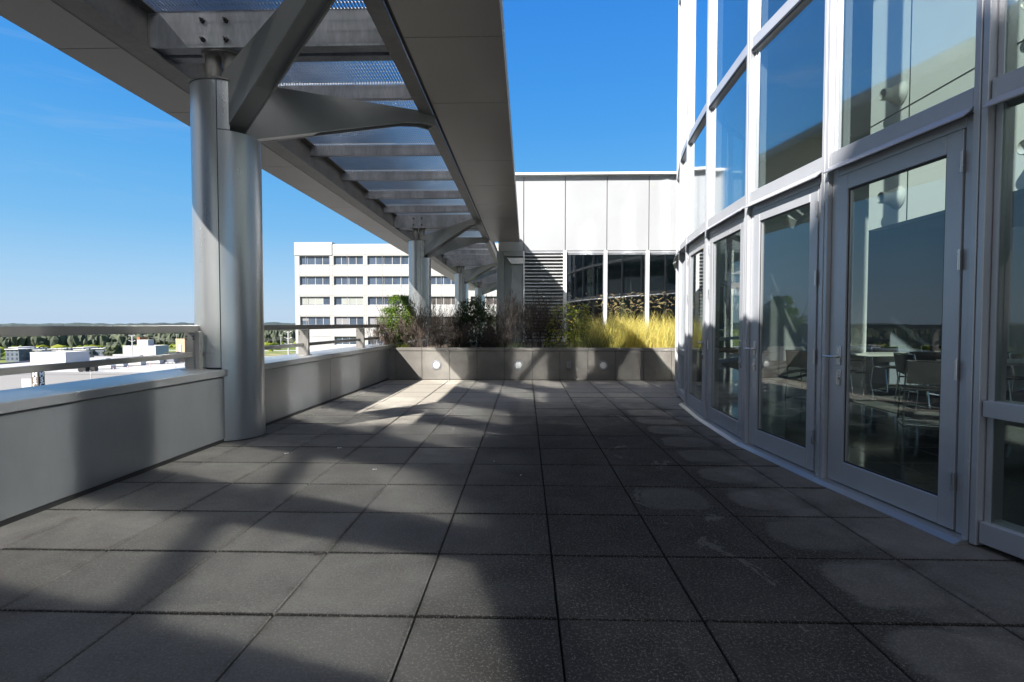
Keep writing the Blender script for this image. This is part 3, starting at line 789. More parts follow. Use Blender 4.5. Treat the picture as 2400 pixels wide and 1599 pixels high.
# leafy green bush by the parapet
rn = random.Random(11)
t = plant('leafy_bush', (-3.02, 12.55), 'tall leafy green bush at the left end of the planter, half in sun', 'bush')
mb = MB(); ends = []
for k in range(9):
    a = rn.uniform(0, 6.28); p = Vector((.12*math.cos(a), .12*math.sin(a), 0))
    twigs(mb, p, Vector((.22*math.cos(a), .22*math.sin(a), 1)), rn.uniform(.5,.75), .008, 3, rn, .42, ends, 3, .35, (2,3))
mb.build('stems', M['twig'], t, False)
lb = MB()
def ell(z, rx, zc, zr): q = 1-((z-zc)/zr)**2; return rx*math.sqrt(max(q, 0))
n_ = 0
while n_ < 8500:
    z = rn.uniform(.05, 1.30); a = rn.uniform(0, 6.28); rad = ell(z, .40, .62, .72)*math.sqrt(rn.uniform(.15,1))*(1+.25*math.sin(3*a+z*5))
    p = Vector((rad*math.cos(a), rad*math.sin(a), z))
    if noise.noise(p*4.2) < -.24 or (z > 1.0 and rn.random() < .55): n_ += .3; continue
    out = Vector((math.cos(a), math.sin(a), rn.uniform(-.5,.6))) + rvec(rn)*.6
    leaf(lb, p, out, Vector((0,0,1)) + rvec(rn)*.4, rn.uniform(.045,.085), rn.uniform(.022,.040)); n_ += 1
for p, d in ends:
    if rn.random() < .5: leaf(lb, p, d+rvec(rn)*.5, Vector((0,0,1)), .03, .014)
lb.build('foliage', M['leaf_g'], t, False)
tops = MB()
for k in range(70):
    a = rn.uniform(0,6.28); r0 = rn.uniform(0,.28); p = Vector((r0*math.cos(a)+.06, r0*math.sin(a), rn.uniform(.95,1.2)))
    e, d = blade(tops, p, Vector((rn.uniform(-.25,.35), rn.uniform(-.2,.2), 1)), rn.uniform(.12,.32), .003, .3, rn, 3)
    for q in range(3): leaf(tops, e+rvec(rn)*.02, rvec(rn), Vector((0,0,1)), .018, .010)
tops.build('seed_tops', M['twig'], t, False)

# dry twiggy shrubs
def dry_shrub(name, loc, w, h, seed, m, label, stems=26, depth=4, dots=True, spread=.55, n_side=3, rm=.0024, lean=.0):
    rn = random.Random(seed); t = plant(name, loc, label, 'shrub', None)
    mb = MB(); ends = []
    for k in range(stems):
        a = rn.uniform(0,6.28); q = math.sqrt(rn.random())
        p = Vector((w*.34*q*math.cos(a), .32*q*math.sin(a), -.02))
        d = Vector((w*.55*q*math.cos(a)+lean, .45*q*math.sin(a), 1.0))
        twigs(mb, p, d, h*rn.uniform(.34,.52), .0062, depth, rn, spread, ends, n_side, .22, (2,3), rm)
    mb.build('branches', m, t, False)
    if dots:
        d = MB()
        for p, dd in ends:
            if rn.random() < .75: leaf(d, p, dd + rvec(rn)*.5, Vector((0,0,1)), rn.uniform(.018,.035), rn.uniform(.010,.018))
        d.build('seed_heads', m, t, False)
    return t
dry_shrub('dry_shrub', (-2.35, 12.25), 1.15, 1.10, 21, M['twig_r'], 'reddish dry twiggy shrub right of the leafy green bush', 60, 4, True)
dry_shrub('dry_shrub', (-3.25, 12.0), .6, .72, 22, M['twig_r'], 'low sunlit brown dry shrub in the left corner of the planter', 34, 4, True)
dry_shrub('dry_shrub', (-1.75, 12.15), 1.0, .70, 23, M['twig'], 'dark dry shrub in front of the left side of the dark green mound', 45, 4, True)
dry_shrub('bare_shrub', (-.28, 12.7), .85, 1.36, 24, M['twig_g'], 'tall bare grey shrub with fine branching, in front of the corner pier', 20, 5, False, .42, 3, .0034)
dry_shrub('dry_shrub', (.35, 12.75), 1.1, 1.22, 25, M['twig'], 'dark dry shrub in front of the white louvre', 60, 4, True)
dry_shrub('dry_shrub', (-.75, 12.1), .9, .62, 26, M['twig'], 'low dark dry shrub between the green mound and the bare shrub', 45, 4, True)

# dark green mound
rn = random.Random(31)
t = plant('round_bush', (-1.25, 12.75), 'rounded dark green bush in the middle of the planter', 'bush')
mb = MB(); ends = []
for k in range(16):
    a = rn.uniform(0,6.28); twigs(mb, Vector((.2*math.cos(a), .2*math.sin(a), 0)), Vector((.7*math.cos(a), .6*math.sin(a), 1)), rn.uniform(.5,.7), .006, 2, rn, .6, ends, 3, .2)
mb.build('stems', M['twig'], t, False)
lb = MB(); n_ = 0
while n_ < 9500:
    v = rvec(rn); v.normalize(); v.z = abs(v.z)
    rr = rn.uniform(.35,1.0)**.5*(1+.10*noise.noise(v*3.1))
    p = Vector((.66*rr*v.x, .52*rr*v.y, .04+1.20*rr*v.z))
    if noise.noise(p*3.6) < -.30: n_ += .4; continue
    if n_ % 3 < 1: blade(lb, p, Vector((p.x, p.y, .5)) + rvec(rn)*.5, rn.uniform(.10,.22), .008, .9, rn, 3)
    else: leaf(lb, p, Vector((p.x, p.y, .3)) + rvec(rn)*.6, Vector((0,0,1)) + rvec(rn)*.5, rn.uniform(.05,.095), rn.uniform(.02,.036))
    n_ += 1
lb.build('foliage', M['leaf_d'], t, False)

# yellowing broadleaf plant
rn = random.Random(41)
t = plant('broadleaf_plant', (1.02, 12.45), 'broad leaved plant turning yellow, between the dry shrub and the golden grass', 'plant')
mb = MB(); ends = []
for k in range(15):
    a = rn.uniform(0,6.28); q = math.sqrt(rn.random())
    twigs(mb, Vector((.42*q*math.cos(a), .25*q*math.sin(a), 0)), Vector((.25*q*math.cos(a), .2*q*math.sin(a), 1)), rn.uniform(.5,.8), .006, 1, rn, .4, ends, 4, .4)
mb.build('stems', M['leaf_d'], t, False)
lb = MB(); ly = MB()
for k in range(1050):
    a = rn.uniform(0,6.28); q = math.sqrt(rn.random()); z = rn.uniform(.04,1.08)
    w = .56*(1-.45*max(0, z-.5))
    p = Vector((w*q*math.cos(a), .34*q*math.sin(a), z))
    if noise.noise(p*3.5+Vector((7,0,0))) < -.18: continue
    d = Vector((math.cos(a), math.sin(a)-.4, rn.uniform(-.6,.3))) + rvec(rn)*.5
    gold = rn.random() < .10
    leaf(ly if gold else lb, p, d, Vector((0,0,1)) + rvec(rn)*.5, rn.uniform(.055,.115), rn.uniform(.04,.08), .12)
lb.build('leaves', M['leaf_y'], t, False); ly.build('yellow_leaves', M['leaf_gold'], t, False)

# golden fountain grass with nodding seed heads, and low green grasses in front of it
rn = random.Random(51)
def seed_head(mb, p, d, L, r):
    pts = []; q = p; h = Vector((d.x, d.y, 0))
    if h.length < .05: h = Vector((rn.uniform(-1,1), rn.uniform(-.5,.5), 0))
    h.normalize(); dd = Vector(d).normalized()
    for i in range(6):
        pts.append(q); dd = (dd + h*.28 - Vector((0,0,.42))*(i/4)).normalized(); q = q + dd*(L/5)
    mb.tube(pts, [r*.5, r, r*1.1, r, r*.75, r*.2], 6, caps=False, smooth=False)
    for i in range(14):
        k = rn.randint(0,4); pp = pts[k].lerp(pts[k+1], rn.random()); v = rvec(rn); v.normalize()
        s = v.orthogonal().normalized()*.0012
        mb.add([pp-s, pp+s, pp+v*r*1.8], [(0,1,2)])
gold = MB(); green = MB(); sh = MB()
for k in range(5800):
    x = 1.22 + 3.4*rn.random()**.9; y = rn.uniform(11.95, 14.2)
    if x > front_x(y)-.2 and y < 13.4: x = rn.uniform(1.45, 2.7)
    edge = (x-1.22)/.55
    h = rn.uniform(.35,1.0)*(1.0 if edge > 1 else .62+.38*edge)*(.72+.28*min(1,(y-11.9)/.8))
    a = rn.uniform(0,6.28); sp = rn.uniform(.08,.5)
    tgt = green if rn.random() < (.16 + .55*max(0, 1-edge)) else gold
    blade(tgt, Vector((x,y,SZ-.02)), Vector((sp*math.cos(a), sp*math.sin(a), 1)), h*1.08, rn.uniform(.006,.012), rn.uniform(.15,.9), rn, 4)
for k in range(240):
    x = 1.45 + 3.0*rn.random(); y = rn.uniform(12.0, 14.2)
    if x > front_x(y)-.2 and y < 13.4: x = rn.uniform(1.5, 2.7)
    a = rn.uniform(0,6.28); h = rn.uniform(.74,1.1)*(.86 if x < 1.9 else 1)
    e, d = blade(gold, Vector((x,y,SZ)), Vector((.16*math.cos(a), .16*math.sin(a), 1)), h, .003, .18, rn, 4)
    seed_head(sh, e, d, rn.uniform(.07,.13), rn.uniform(.0024,.0036))
for k in range(26):
    x = rn.uniform(.9, 1.6); y = rn.uniform(12.6,13.4); a = rn.uniform(0,6.28)
    e, d = blade(gold, Vector((x,y,SZ)), Vector((.12*math.cos(a), .12*math.sin(a), 1)), rn.uniform(.8,1.08), .003, .2, rn, 4)
    seed_head(sh, e, d, rn.uniform(.08,.12), .005)
g = gold.build('golden_grass', M['straw'], None, False); tag(g, 'bank of golden fountain grass with seed heads in the right part of the planter', 'grass', kind='stuff')
o = sh.build('seed_heads', M['seed'], g, False)
o = green.build('green_blades', M['straw_g'], g, False)
# airy goldenrod rising above the grass at its right
t = plant('goldenrod', (2.30, 12.6), 'single pointed goldenrod plume rising above the golden grass', 'plant')
mb = MB(); mb.tube([(0,0,0),(.02,0,.6),(.01,0,1.22)], [.004,.003,.0015], 5, False); mb.build('stem', M['straw_g'], t, False)
mb = MB()
for k in range(420):
    z = rn.uniform(.78,1.25); w = .13*(1.27-z)/.45; a = rn.uniform(0,6.28); q = rn.random()
    leaf(mb, Vector((w*q*math.cos(a), w*q*math.sin(a), z)), rvec(rn), Vector((0,0,1)), rn.uniform(.014,.028), .009)
mb.build('plume', M['leaf_blue'], t, False)
# low tufts
def tuft(loc, n, h, w, m, label, seed, wid=.005):
    r_ = random.Random(seed); t = plant('grass_tuft', loc, label, 'grass tuft')
    mb = MB()
    for k in range(n):
        a = r_.uniform(0,6.28); q = math.sqrt(r_.random())*w; s = r_.uniform(.2,1.0)
        blade(mb, Vector((q*math.cos(a), q*.7*math.sin(a), 0)), Vector((s*math.cos(a), s*math.sin(a), 1)), h*r_.uniform(.6,1.1), wid, r_.uniform(.3,1.2), r_, 4)
    mb.build('blades', m, t, False)
tuft((1.62, 12.1), 420, .62, .22, M['leaf_blue'], 'arching green grass tuft left of the golden grass, in half shade', 61)
tuft((1.42, 11.98), 260, .24, .20, M['leaf_blue'], 'low grey green tuft at the planter edge under the broad leaved plant', 62)
tuft((1.98, 11.98), 260, .26, .2, M['leaf_y'], 'low fresh green tuft at the planter edge before the golden grass', 63)
tuft((.75, 12.0), 240, .32, .22, M['leaf_d'], 'low dark green tuft at the planter edge before the dry shrub', 64)
tuft((-2.95, 11.98), 200, .26, .18, M['leaf_y'], 'small yellow green tuft at the foot of the leafy bush', 65)
tuft((-.35, 12.0), 240, .34, .26, M['leaf_d'], 'low dark tuft at the foot of the bare grey shrub', 66)

# dry leaves and paper scraps on the paving
def scrap(x, y, s, a, m, label):
    t_ = MB(); 
    t_.add([(-s,-s*.4,0),(0,-s*.45,s*.15),(s,-s*.2,.002),(s*.9,s*.35,s*.25),(0,s*.4,s*.1),(-s*.9,s*.3,s*.3)], [(0,1,4,5),(1,2,3,4)])
    o = t_.build('dry_leaf', m, None, False); o.location = (x, y, .004); o.rotation_euler = (0,0,a); tag(o, label, 'leaf')
M['paper'] = mat('bleached_leaf', (.70,.68,.64), .7, 0, .1, 20.)
def gnd(px, py): 
    d = 1.25*1233/(py-758.8); return ((px-1232.8)/1233*d, d)
for px, py, s, a, m, l in ((661,1070,.03,.4,'paper','pale curled leaf on a paver near the big column'),(789,1056,.032,.2,'paper','white curled scrap in the sunless pavers right of the big column'),
                        (873,1107,.028,.1,'paper','flat pale leaf in the middle of a lit paver'),(1158,1085,.012,.5,'paper','tiny white fleck on the dark pavers of the middle'),(738,1312,.045,.5,'twig','thin brown leaf at a joint of the near left pavers'),(1221,1118,.014,.9,'paper','small pale scrap on the dark pavers right of the tiny fleck')):
    x, y = gnd(px, py); scrap(x, y, s*.65, a, M[m], l)
# ------------------------------------------------------------------ far surroundings
GZ = -22.
def ground_material():
    m, nt, out = nodes('ground_fields')
    b = N(nt, 'ShaderNodeBsdfPrincipled'); b.inputs['Roughness'].default_value = .95; b.inputs['Specular IOR Level'].default_value = .1
    tc = N(nt, 'ShaderNodeTexCoord'); P = tc.outputs['Object']
    n1 = noise_(nt, P, .006, 4, .6); n2 = noise_(nt, P, .03, 5, .65); n3 = noise_(nt, scaled(nt, P, (.3,1,1)), .012, 3, .5)
    c = mixc(nt, smooth(nt, n2, .35, .65), (.075,.115,.03), (.14,.16,.05))
    c = mixc(nt, smooth(nt, n1, .56, .66), c, (.30,.25,.17))
    c = mixc(nt, smooth(nt, n3, .60, .66), c, (.22,.24,.07))
    nt.links.new(c, b.inputs['Base Color']); nt.links.new(b.outputs[0], out.inputs[0]); return m
M['ground'] = ground_material()
M['asphalt'] = mat('asphalt', (.06,.06,.062), .9, 0, .1, .3)
M['conc']  = mat('pale_concrete', (.365,.365,.365), .7, 0, .04, .12, col2=(.32,.32,.318))
M['roofw'] = mat('white_roof', (.38,.38,.378), .7, 0, .05, .06, col2=(.29,.29,.287))
M['wallg'] = mat('grey_wall', (.19,.192,.21), .7, 0, .04, .05)
M['wallw'] = mat('white_wall', (.43,.43,.44), .7, 0, .03, .05)
M['brick'] = mat('red_brick', (.32,.14,.08), .85, 0, .15, .5)
M['tan']   = mat('tan_wall', (.50,.36,.24), .85, 0, .1, .2)
M['navy']  = mat('dark_siding', (.09,.11,.15), .8, 0, .1, .3)
M['signblk'] = mat('black_sign', (.012,.012,.013), .5, 0, .1, 1.)
M['signbrn'] = mat('brown_sign', (.12,.085,.07), .7, 0, .1, 1.)
M['signwht'] = mat('white_letters', (.85,.85,.85), .5, 0, .02, 1.)
M['red']   = mat('red_paint', (.5,.04,.03), .5, 0, .1, 1.)
M['forest'] = leafmat('forest_leaves', (.026,.036,.024), (.075,.088,.056), .9, 0.)  # leaf colours greyed to stand in for distance haze
M['hill']  = mat('hill_forest', (.035,.055,.05), .95, 0, .2, .004, col2=(.02,.032,.034))
o = MB().add([(-9000,-9000,GZ),(9000,-9000,GZ),(9000,9000,GZ),(-9000,9000,GZ)], [(0,1,2,3)]).build('ground', M['ground']); tag(o, kind='structure')
o = MB().box(-180,-2,-80,128,GZ,GZ+.02).build('parking_lot', M['asphalt']); tag(o, kind='structure')
o = MB().box(-420,260,446,456,GZ,GZ+.03).build('road', M['conc']); tag(o, kind='structure')
# wooded hills on the horizon
def hills(name, dist, hmin, hmax, seed, a0, a1, m, n=420):
    vs = []; fs = []
    for i in range(n+1):
        a = R(a0 + (a1-a0)*i/n)
        f = noise.noise((i*.018, seed, 0))*.6 + noise.noise((i*.11, seed, 1))*.34 + noise.noise((i*.55, seed, 2))*.30
        h = hmin + (hmax-hmin)*max(0, min(1, .5+f*.8))
        for (d, z) in ((dist, GZ), (dist*1.06, h), (dist*1.25, h-3), (dist*1.4, GZ)):
            vs.append((math.sin(a)*d, math.cos(a)*d, z))
    for i in range(n):
        for k in range(3): fs.append((4*i+k, 4*i+k+1, 4*i+5+k, 4*i+4+k))
    o = MB().add(vs, fs).build(name, m, None, False); tag(o, kind='structure'); return o
hills('hills', 3600, -14, 17, 3.3, -150, 70, M['hill'], 700)
hills('hills', 2300, -18, -4, 8.1, -150, 70, M['hill'], 600)
# woods: crowns as ragged clumps
rw = random.Random(9)
ico = bmesh.new(); bmesh.ops.create_icosphere(ico, subdivisions=2, radius=1)
IV = [v.co.copy() for v in ico.verts]; IF = [tuple(v.index for v in f.verts) for f in ico.faces]; ico.free()
ico = bmesh.new(); bmesh.ops.create_icosphere(ico, subdivisions=1, radius=1)
IV1 = [v.co.copy() for v in ico.verts]; IF1 = [tuple(v.index for v in f.verts) for f in ico.faces]; ico.free()
def crown(mb, x, y, z, rx, rz, rn, hi=True, rag=.35):
    V, F = (IV, IF) if hi else (IV1, IF1); off = Vector((rn.uniform(0,99), rn.uniform(0,99), 0))
    mb.add([(x + v.x*rx*(k := 1 + rag*2*noise.noise(v*2.2+off) + rn.uniform(-.25,.25)), y + v.y*rx*k, z + v.z*rz*k) for v in V], F)
mb = MB()
for k in range(15000):
    a = R(rw.uniform(-118, 14)); d = 622 + 1200*rw.random()**1.8
    x, y = d*math.sin(a), d*math.cos(a)
    h = rw.uniform(7, 16); r = rw.uniform(1.7, 3.9)
    crown(mb, x, y, GZ+h*.5, r, h*.55, rw, False)
o = mb.build('woods', M['forest'], None, False); tag(o, 'dense green woods along the horizon beyond the fields', 'woods', kind='stuff')
mb = MB()
for k in range(330):
    a = R(rw.uniform(-70, -20)); d = rw.uniform(470, 640)
    if rw.random() < .8: d = rw.uniform(605, 640)
    crown(mb, d*math.sin(a), d*math.cos(a), GZ+1.3, rw.uniform(2,5), rw.uniform(1.5,4), rw, False)
o = mb.build('scrub', M['leaf_y'], None, False); tag(o, 'low scrub scattered over the far fields', 'scrub', kind='stuff')
def far_tree(x, y, h, r, label):
    t = thing('field_tree', (x, y, GZ), label, 'tree', 'lone trees in the field')
    mb = MB(); mb.tube([(0,0,0),(0,0,h*.6)], [.35,.15], 6); mb.build('trunk', M['twig'], t)
    mb = MB()
    for k in range(9): crown(mb, rw.uniform(-.6,.6)*r, rw.uniform(-.6,.6)*r, h*rw.uniform(.45,.85), r*.55, r*.5, rw, True, .5)
    mb.build('crown', M['forest'], t, False)
def at(px, Y): return (px-1232.8)/1233*Y
far_tree(at(250, 330), 330, 10.5, 4.4, 'dark bushy lone tree between the townhouses and the white hall')
far_tree(at(223, 335), 335, 5.5, 3.0, 'small dark round lone tree right of the townhouse row')
far_tree(at(236, 345), 345, 4.2, 2.4, 'smallest lone tree, in the bare ground left of the white hall')

def block(name, x0, x1, y0, y1, z1, m, label, cat, roof=None, wins=None, par=.6, group=None, bands=None):
    t = thing(name, ((x0+x1)/2, y0, GZ), label, cat, group)
    P2(MB().box(x0, x1, y0, y1, GZ, z1), 'wall', m, t)
    mb = MB(); w = .35
    mb.box(x0-.05, x1+.05, y0-.05, y0+w, z1+.004, z1+par); mb.box(x0-.05, x1+.05, y1-w, y1+.05, z1+.004, z1+par); mb.box(x0-.05, x0+w, y0+w+.004, y1-w-.004, z1+.004, z1+par); mb.box(x1-w, x1+.05, y0+w+.004, y1-w-.004, z1+.004, z1+par)
    P2(mb, 'parapet', m, t)
    P2(MB().box(x0+w, x1-w, y0+w, y1-w, z1+.003, z1+.1), 'roof', roof or M['roofw'], t)
    return t
# wide mall roof with boxes on it
mall = block('shopping_hall', at(-330,136), at(560,136), 136, 205, -12.2, M['wallg'], 'long low grey hall with a wide white roof, just beyond the railing', 'building')
mb = MB()
for px in (187, 345): mb.box(at(px,135.9)-.06, at(px,135.9)+.06, 135.93, 135.99, GZ, -11.6)
mb.box(at(17,135.9), at(41,135.9), 135.9, 135.97, GZ, -13.4)
P2(mb, 'wall_joint', M['wallw'], mall)
block('roof_box', at(40,150), at(127,150), 150, 158.5, -7.4, M['wallw'], 'big white box room on the hall roof, above the black and brown letter sign', 'building', par=.3)
h2 = block('white_hall', at(268,214), at(348,214), 214, 222, -8.2, M['wallw'], 'white windowless hall left of the railing post, tallest part of the roofscape', 'building', par=.3)
P2(MB().box(at(316,214)-2.6, at(316,214)+2, 214.5, 218, -8.0, -5.5), 'roof_housing', M['wallw'], h2)
lo = block('annex', at(243,216), at(267,216), 216, 222, -12.0, M['wallw'], 'low white annex with dark openings left of the white hall', 'building', par=.3)
for q in ((245,248.5),(252,267)): P2(MB().box(at(q[0],215.9), at(q[1],215.9), 215.88, 215.95, -13.8, -12.6), 'window', M['signblk'], lo)
tn = block('tan_building', at(397,262), at(424,262), 262, 275, -6.9, M['tan'], 'tan brick building behind the railing post', 'building', par=.5)
P2(MB().box(at(404,261.9), at(410,261.9), 261.8, 261.95, -13, -9.2), 'door', M['wallw'], tn)
block('white_store', at(424.5,262), at(480,262), 262, 300, -8.4, M['wallw'], 'white store between the railing post and the big column', 'building', par=.4)
block('tan_annex', at(396,245), at(418,245), 245, 250, -13.2, M['conc'], 'small pale building at the foot of the tan building', 'building', par=.3)
bt = block('brick_tower', at(303,300), at(310,300), 300, 306.5, -6.9, M['brick'], 'narrow red brick tower behind the white hall', 'tower', par=.3)
P2(MB().tube([(at(309,303),303,-6.5),(at(309,303),303,-3.6)], .12, 6), 'antenna', M['rail'], bt)
# things on the hall roof
rt = random.Random(77)
def unit(px, Y, w, d, h, m, label, cat='roof unit'):
    x = at(px, Y); t = thing('roof_unit', (x, Y, -12.1), label, cat, 'units on the white hall roof')
    MB().cbox(-w/2,w/2,0,d,.25,h,.05).build('casing', m, t)
    mb = MB(); mb.box(-w/2+.1,-w/2+.25,.1,d-.1,0,.25); mb.box(w/2-.25,w/2-.1,.1,d-.1,0,.25); mb.build('feet', M['galv'], t)
    MB().tube([(0,d/2,h),(0,d/2,h+.25)], min(w,d)*.3, 12).build('fan', M['signblk'], t)
for px, Y, w, d, h, m, l in ((166,142,2.2,1.5,1.3,'signblk','black unit on the hall roof under the big white box'),(192,143,1.4,1.3,1.7,'signblk','small black unit on the hall roof, right of the white box'),
    (215,150,5.5,2,1.2,'wallw','long white duct unit on the hall roof behind the lower rail'),(243,158,6.5,2,1.5,'wallw','white unit on the hall roof below the annex'),
    (285,164,7,2.4,1.7,'wallw','wide white unit in the middle of the hall roof'),(330,170,7.5,2.4,2.2,'wallw','tall white unit on the hall roof below the white hall'),
    (372,172,5.5,2,1.6,'galv','grey unit on the hall roof left of the lattice frame'),(410,176,4,2,1.7,'signblk','dark unit on the hall roof beside the railing post'),
    (436,160,5,2,1.5,'galv','grey unit on the hall roof between post and column'),(398,196,9,2,2.4,'signblk','long dark unit at the back of the hall roof'),
    (352,190,6,2,1.5,'brick','brown unit at the back of the hall roof'),(308,186,5,2,1.6,'galv','grey unit behind the wide white unit on the hall roof'),(226,165,3,2,1.9,'signblk','dark slim unit on the hall roof before the field')):
    unit(px, Y, w, d, h, M[m], l)
for px, Y, l in ((244,141,'left red and white striped vent pipe on the hall roof'),(279,147,'middle red and white striped vent pipe on the hall roof'),(334,155,'right red and white striped vent pipe on the hall roof')):
    t = thing('vent_pipe', (at(px,Y), Y, -12.1), l, 'pipe', 'striped vent pipes on the hall roof')
    for q in range(5): MB().tube([(0,0,.25*q),(0,0,.25*q+.249)], .11, 8).build('band', M['red'] if q % 2 else M['signwht'], t)
    MB().lathe([(.16,0),(.18,.1),(0,.18)], (0,0,1.25), (0,0,1), 10).build('cap', M['red'], t)
t = thing('lattice_frame', (at(383,158), 158, -12.1), 'white lattice steel frame on the hall roof left of the railing post', 'frame')
mb = MB(); w = 1.45; hh = 1.5
for a, b_ in (((-w,0,.1),(w,0,.1)),((-w,0,hh),(w,0,hh)),((-w,0,0),(-w,0,hh)),((w,0,0),(w,0,hh)),((-w,0,.1),(0,0,hh)),((0,0,hh),(w,0,.1)),((-w,0,hh),(0,0,.1)),((0,0,.1),(w,0,hh))): mb.tube([a,b_], .07, 6)
mb.build('truss', M['wallw'], t); mb = MB(); mb.box(-w-.1,w+.1,-.15,.15,-.02,.08); mb.build('foot', M['galv'], t)

# letter sign: square pylon, one face brown in the sun, one face black
SX, SY, SW = at(41,118), 118., 1.62
sg = thing('letter_sign', (SX+SW/2, SY, GZ), 'square pylon sign with stacked white letters on black and brown faces', 'sign')
P2(MB().box(SX, SX+SW, SY, SY+SW, GZ, -9.35), 'brown_post', M['signbrn'], sg)
P2(MB().box(SX+SW+.002, SX+SW+.06, SY+.02, SY+SW, GZ, -9.35), 'black_panel', M['signblk'], sg)
P2(MB().box(SX-.03, SX+SW+.09, SY-.03, SY+SW+.03, -9.34, -8.5), 'brick_cap', M['brick'], sg)
def letter(ch, loc, rot, size, m, parent_t):
    cu = bpy.data.curves.new('letter', 'FONT'); cu.body = ch; cu.size = size; cu.align_x = 'CENTER'; cu.align_y = 'CENTER'; cu.extrude = .03; cu.offset = .055
    tmp = bpy.data.objects.new('letter', cu); COL.objects.link(tmp)
    me = bpy.data.meshes.new_from_object(tmp.evaluated_get(bpy.context.evaluated_depsgraph_get()))
    bpy.data.objects.remove(tmp); bpy.data.curves.remove(cu)
    me.materials.clear(); me.materials.append(m)
    o = bpy.data.objects.new('letter', me); COL.objects.link(o); o.location = Vector(loc) - Vector(parent_t.location); o.rotation_euler = rot; o.parent = parent_t; return o
for q, ch_ in enumerate('MSC'):
    z = -10.55 - 1.22*q
    letter(ch_, (SX+SW*.55, SY-.04, z), (R(90),0,0), 1.45, M['signwht'], sg)
    letter(ch_, (SX+SW+.10, SY+SW*.5, z), (R(90),0,R(90)), 1.45, M['signwht'], sg)

# townhouse row
px = -150.
k = 0
cols_ = ['wallw','navy','wallw','tan','navy','wallw','wallw','navy']
wds = [9,6.5,8,6,8.5,7,9,6.5,8,7,9,6.5,8,7.5,8]
x = at(-70, 330); lab = ['white townhouse','dark navy townhouse','white flat roofed townhouse','tan townhouse','navy townhouse with white bays','pale townhouse','white wide townhouse','dark townhouse']
while x < at(198, 330):
    w = wds[k % len(wds)]; Y = 330 - (10 if k % 4 == 0 else 0) + 8*math.sin(k); z1 = -15.1 + .5*math.sin(k*2.1)
    pxm = (x+w/2)/Y*1233+1232.8
    t = thing('townhouse', (x+w/2, Y, GZ), '%s, number %d from the left in the far row' % (lab[k % 8], k+1), 'house', 'far row of townhouses')
    P2(MB().box(x+.05, x+w-.05, Y, Y+11, GZ, z1), 'wall', M[cols_[k % 8]], t)
    P2(MB().box(x-.15, x+w+.15, Y-.7, Y+11.3, z1+.01, z1+.45), 'roof', M['wallw'], t)
    for fl in range(3):
        for q in range(3):
            xx = x + w*(q+.5)/3; zz = GZ+1 + fl*2.6
            P2(MB().box(xx-.6, xx+.6, Y-.06, Y-.003, zz, zz+1.5), 'window', M['oglass'], t)
    for fl in range(3):
        for q in range(3): P2(MB().box(x+w-.047, x+w+.01, Y+1.8+3*q, Y+3.1+3*q, GZ+1+fl*2.6, GZ+2.5+fl*2.6), 'window', M['oglass'], t)
    x += w; k += 1
ordn = ['first','second','third','fourth','fifth','sixth','seventh','eighth','ninth','tenth','eleventh','twelfth','thirteenth','fourteenth']
for i, o in enumerate([o for o in bpy.data.objects if o.name.startswith('townhouse') and o.parent is None]):
    o['label'] = '%s, %s from the left of the far row' % (lab[i % 8], ordn[min(i, 13)])

# light masts and utility poles
def mast(px, Y, ztop, label):
    t = thing('light_mast', (at(px,Y), Y, GZ), label, 'light mast', 'white light masts')
    hgt = ztop-GZ
    MB().tube([(0,0,0),(0,0,hgt)], [.26,.16], 8).build('pole', M['wallw'], t)
    for q in range(3):
        z = hgt-.35-1.75*q
        for s in (-1, 1):
            mb = MB(); mb.tube([(0,0,z),(s*.5,0,z+.10),(s*.95,0,z+.32)], .08, 6); mb.cbox(min(s*.7,s*1.15),max(s*.7,s*1.15),-.2,.2,z+.26,z+.42,.03)
            mb.build('lamp_arm', M['wallw'], t)
mast(291.5, 172, -2.6, 'white light mast with three pairs of arms, seen under the left top rail')
mast(669, 150, -.95, 'white light mast with paired arms between the big column and the office block')
POL = [(90,470,.0),(95,480,.2),(100,472,.6),(105,476,.4),(108.5,490,.8),(176,500,.3),(246,505,.6),(321,480,.1),(400,500,.4),(651,480,.3)]
for i, (px, Y, q) in enumerate(POL):
    t = thing('utility_pole', (at(px,Y), Y, GZ), ['leftmost pole of the cluster over the field','second pole of the cluster over the field','middle pole of the cluster over the field','fourth pole of the cluster over the field','rightmost pole of the cluster over the field','lone pole left of the field trees','pole above the dark bushy lone tree','pole right of the red brick tower','pole left of the railing post','pole right of the big column near the light mast','pole hidden behind the big column'][i], 'pole', 'utility poles')
    h = 13.2+q; mb = MB(); mb.tube([(0,0,0),(0,0,h)], [.26,.18], 6); mb.build('post', M['conc'], t)
    mb = MB(); mb.box(-1.4,1.4,-.1,.1,h-1.2,h-1.0); mb.build('crossarm', M['conc'], t)
t = thing('power_line', (at(300,500), 500, -12), 'thin power lines crossing the far field between the poles', 'cable')
for z in (0,-1.2,-2.2):
    mb = MB(); pts = []
    for a, b_ in zip(range(0, 8), range(1, 9)):
        for q in range(6): f = q/6; pts.append((-160+60*(a+f), 0, z + 2.2*((f-.5)**2*4-1)))
    mb.tube(pts, .05, 3, False); mb.build('wire', M['wallw'], t)

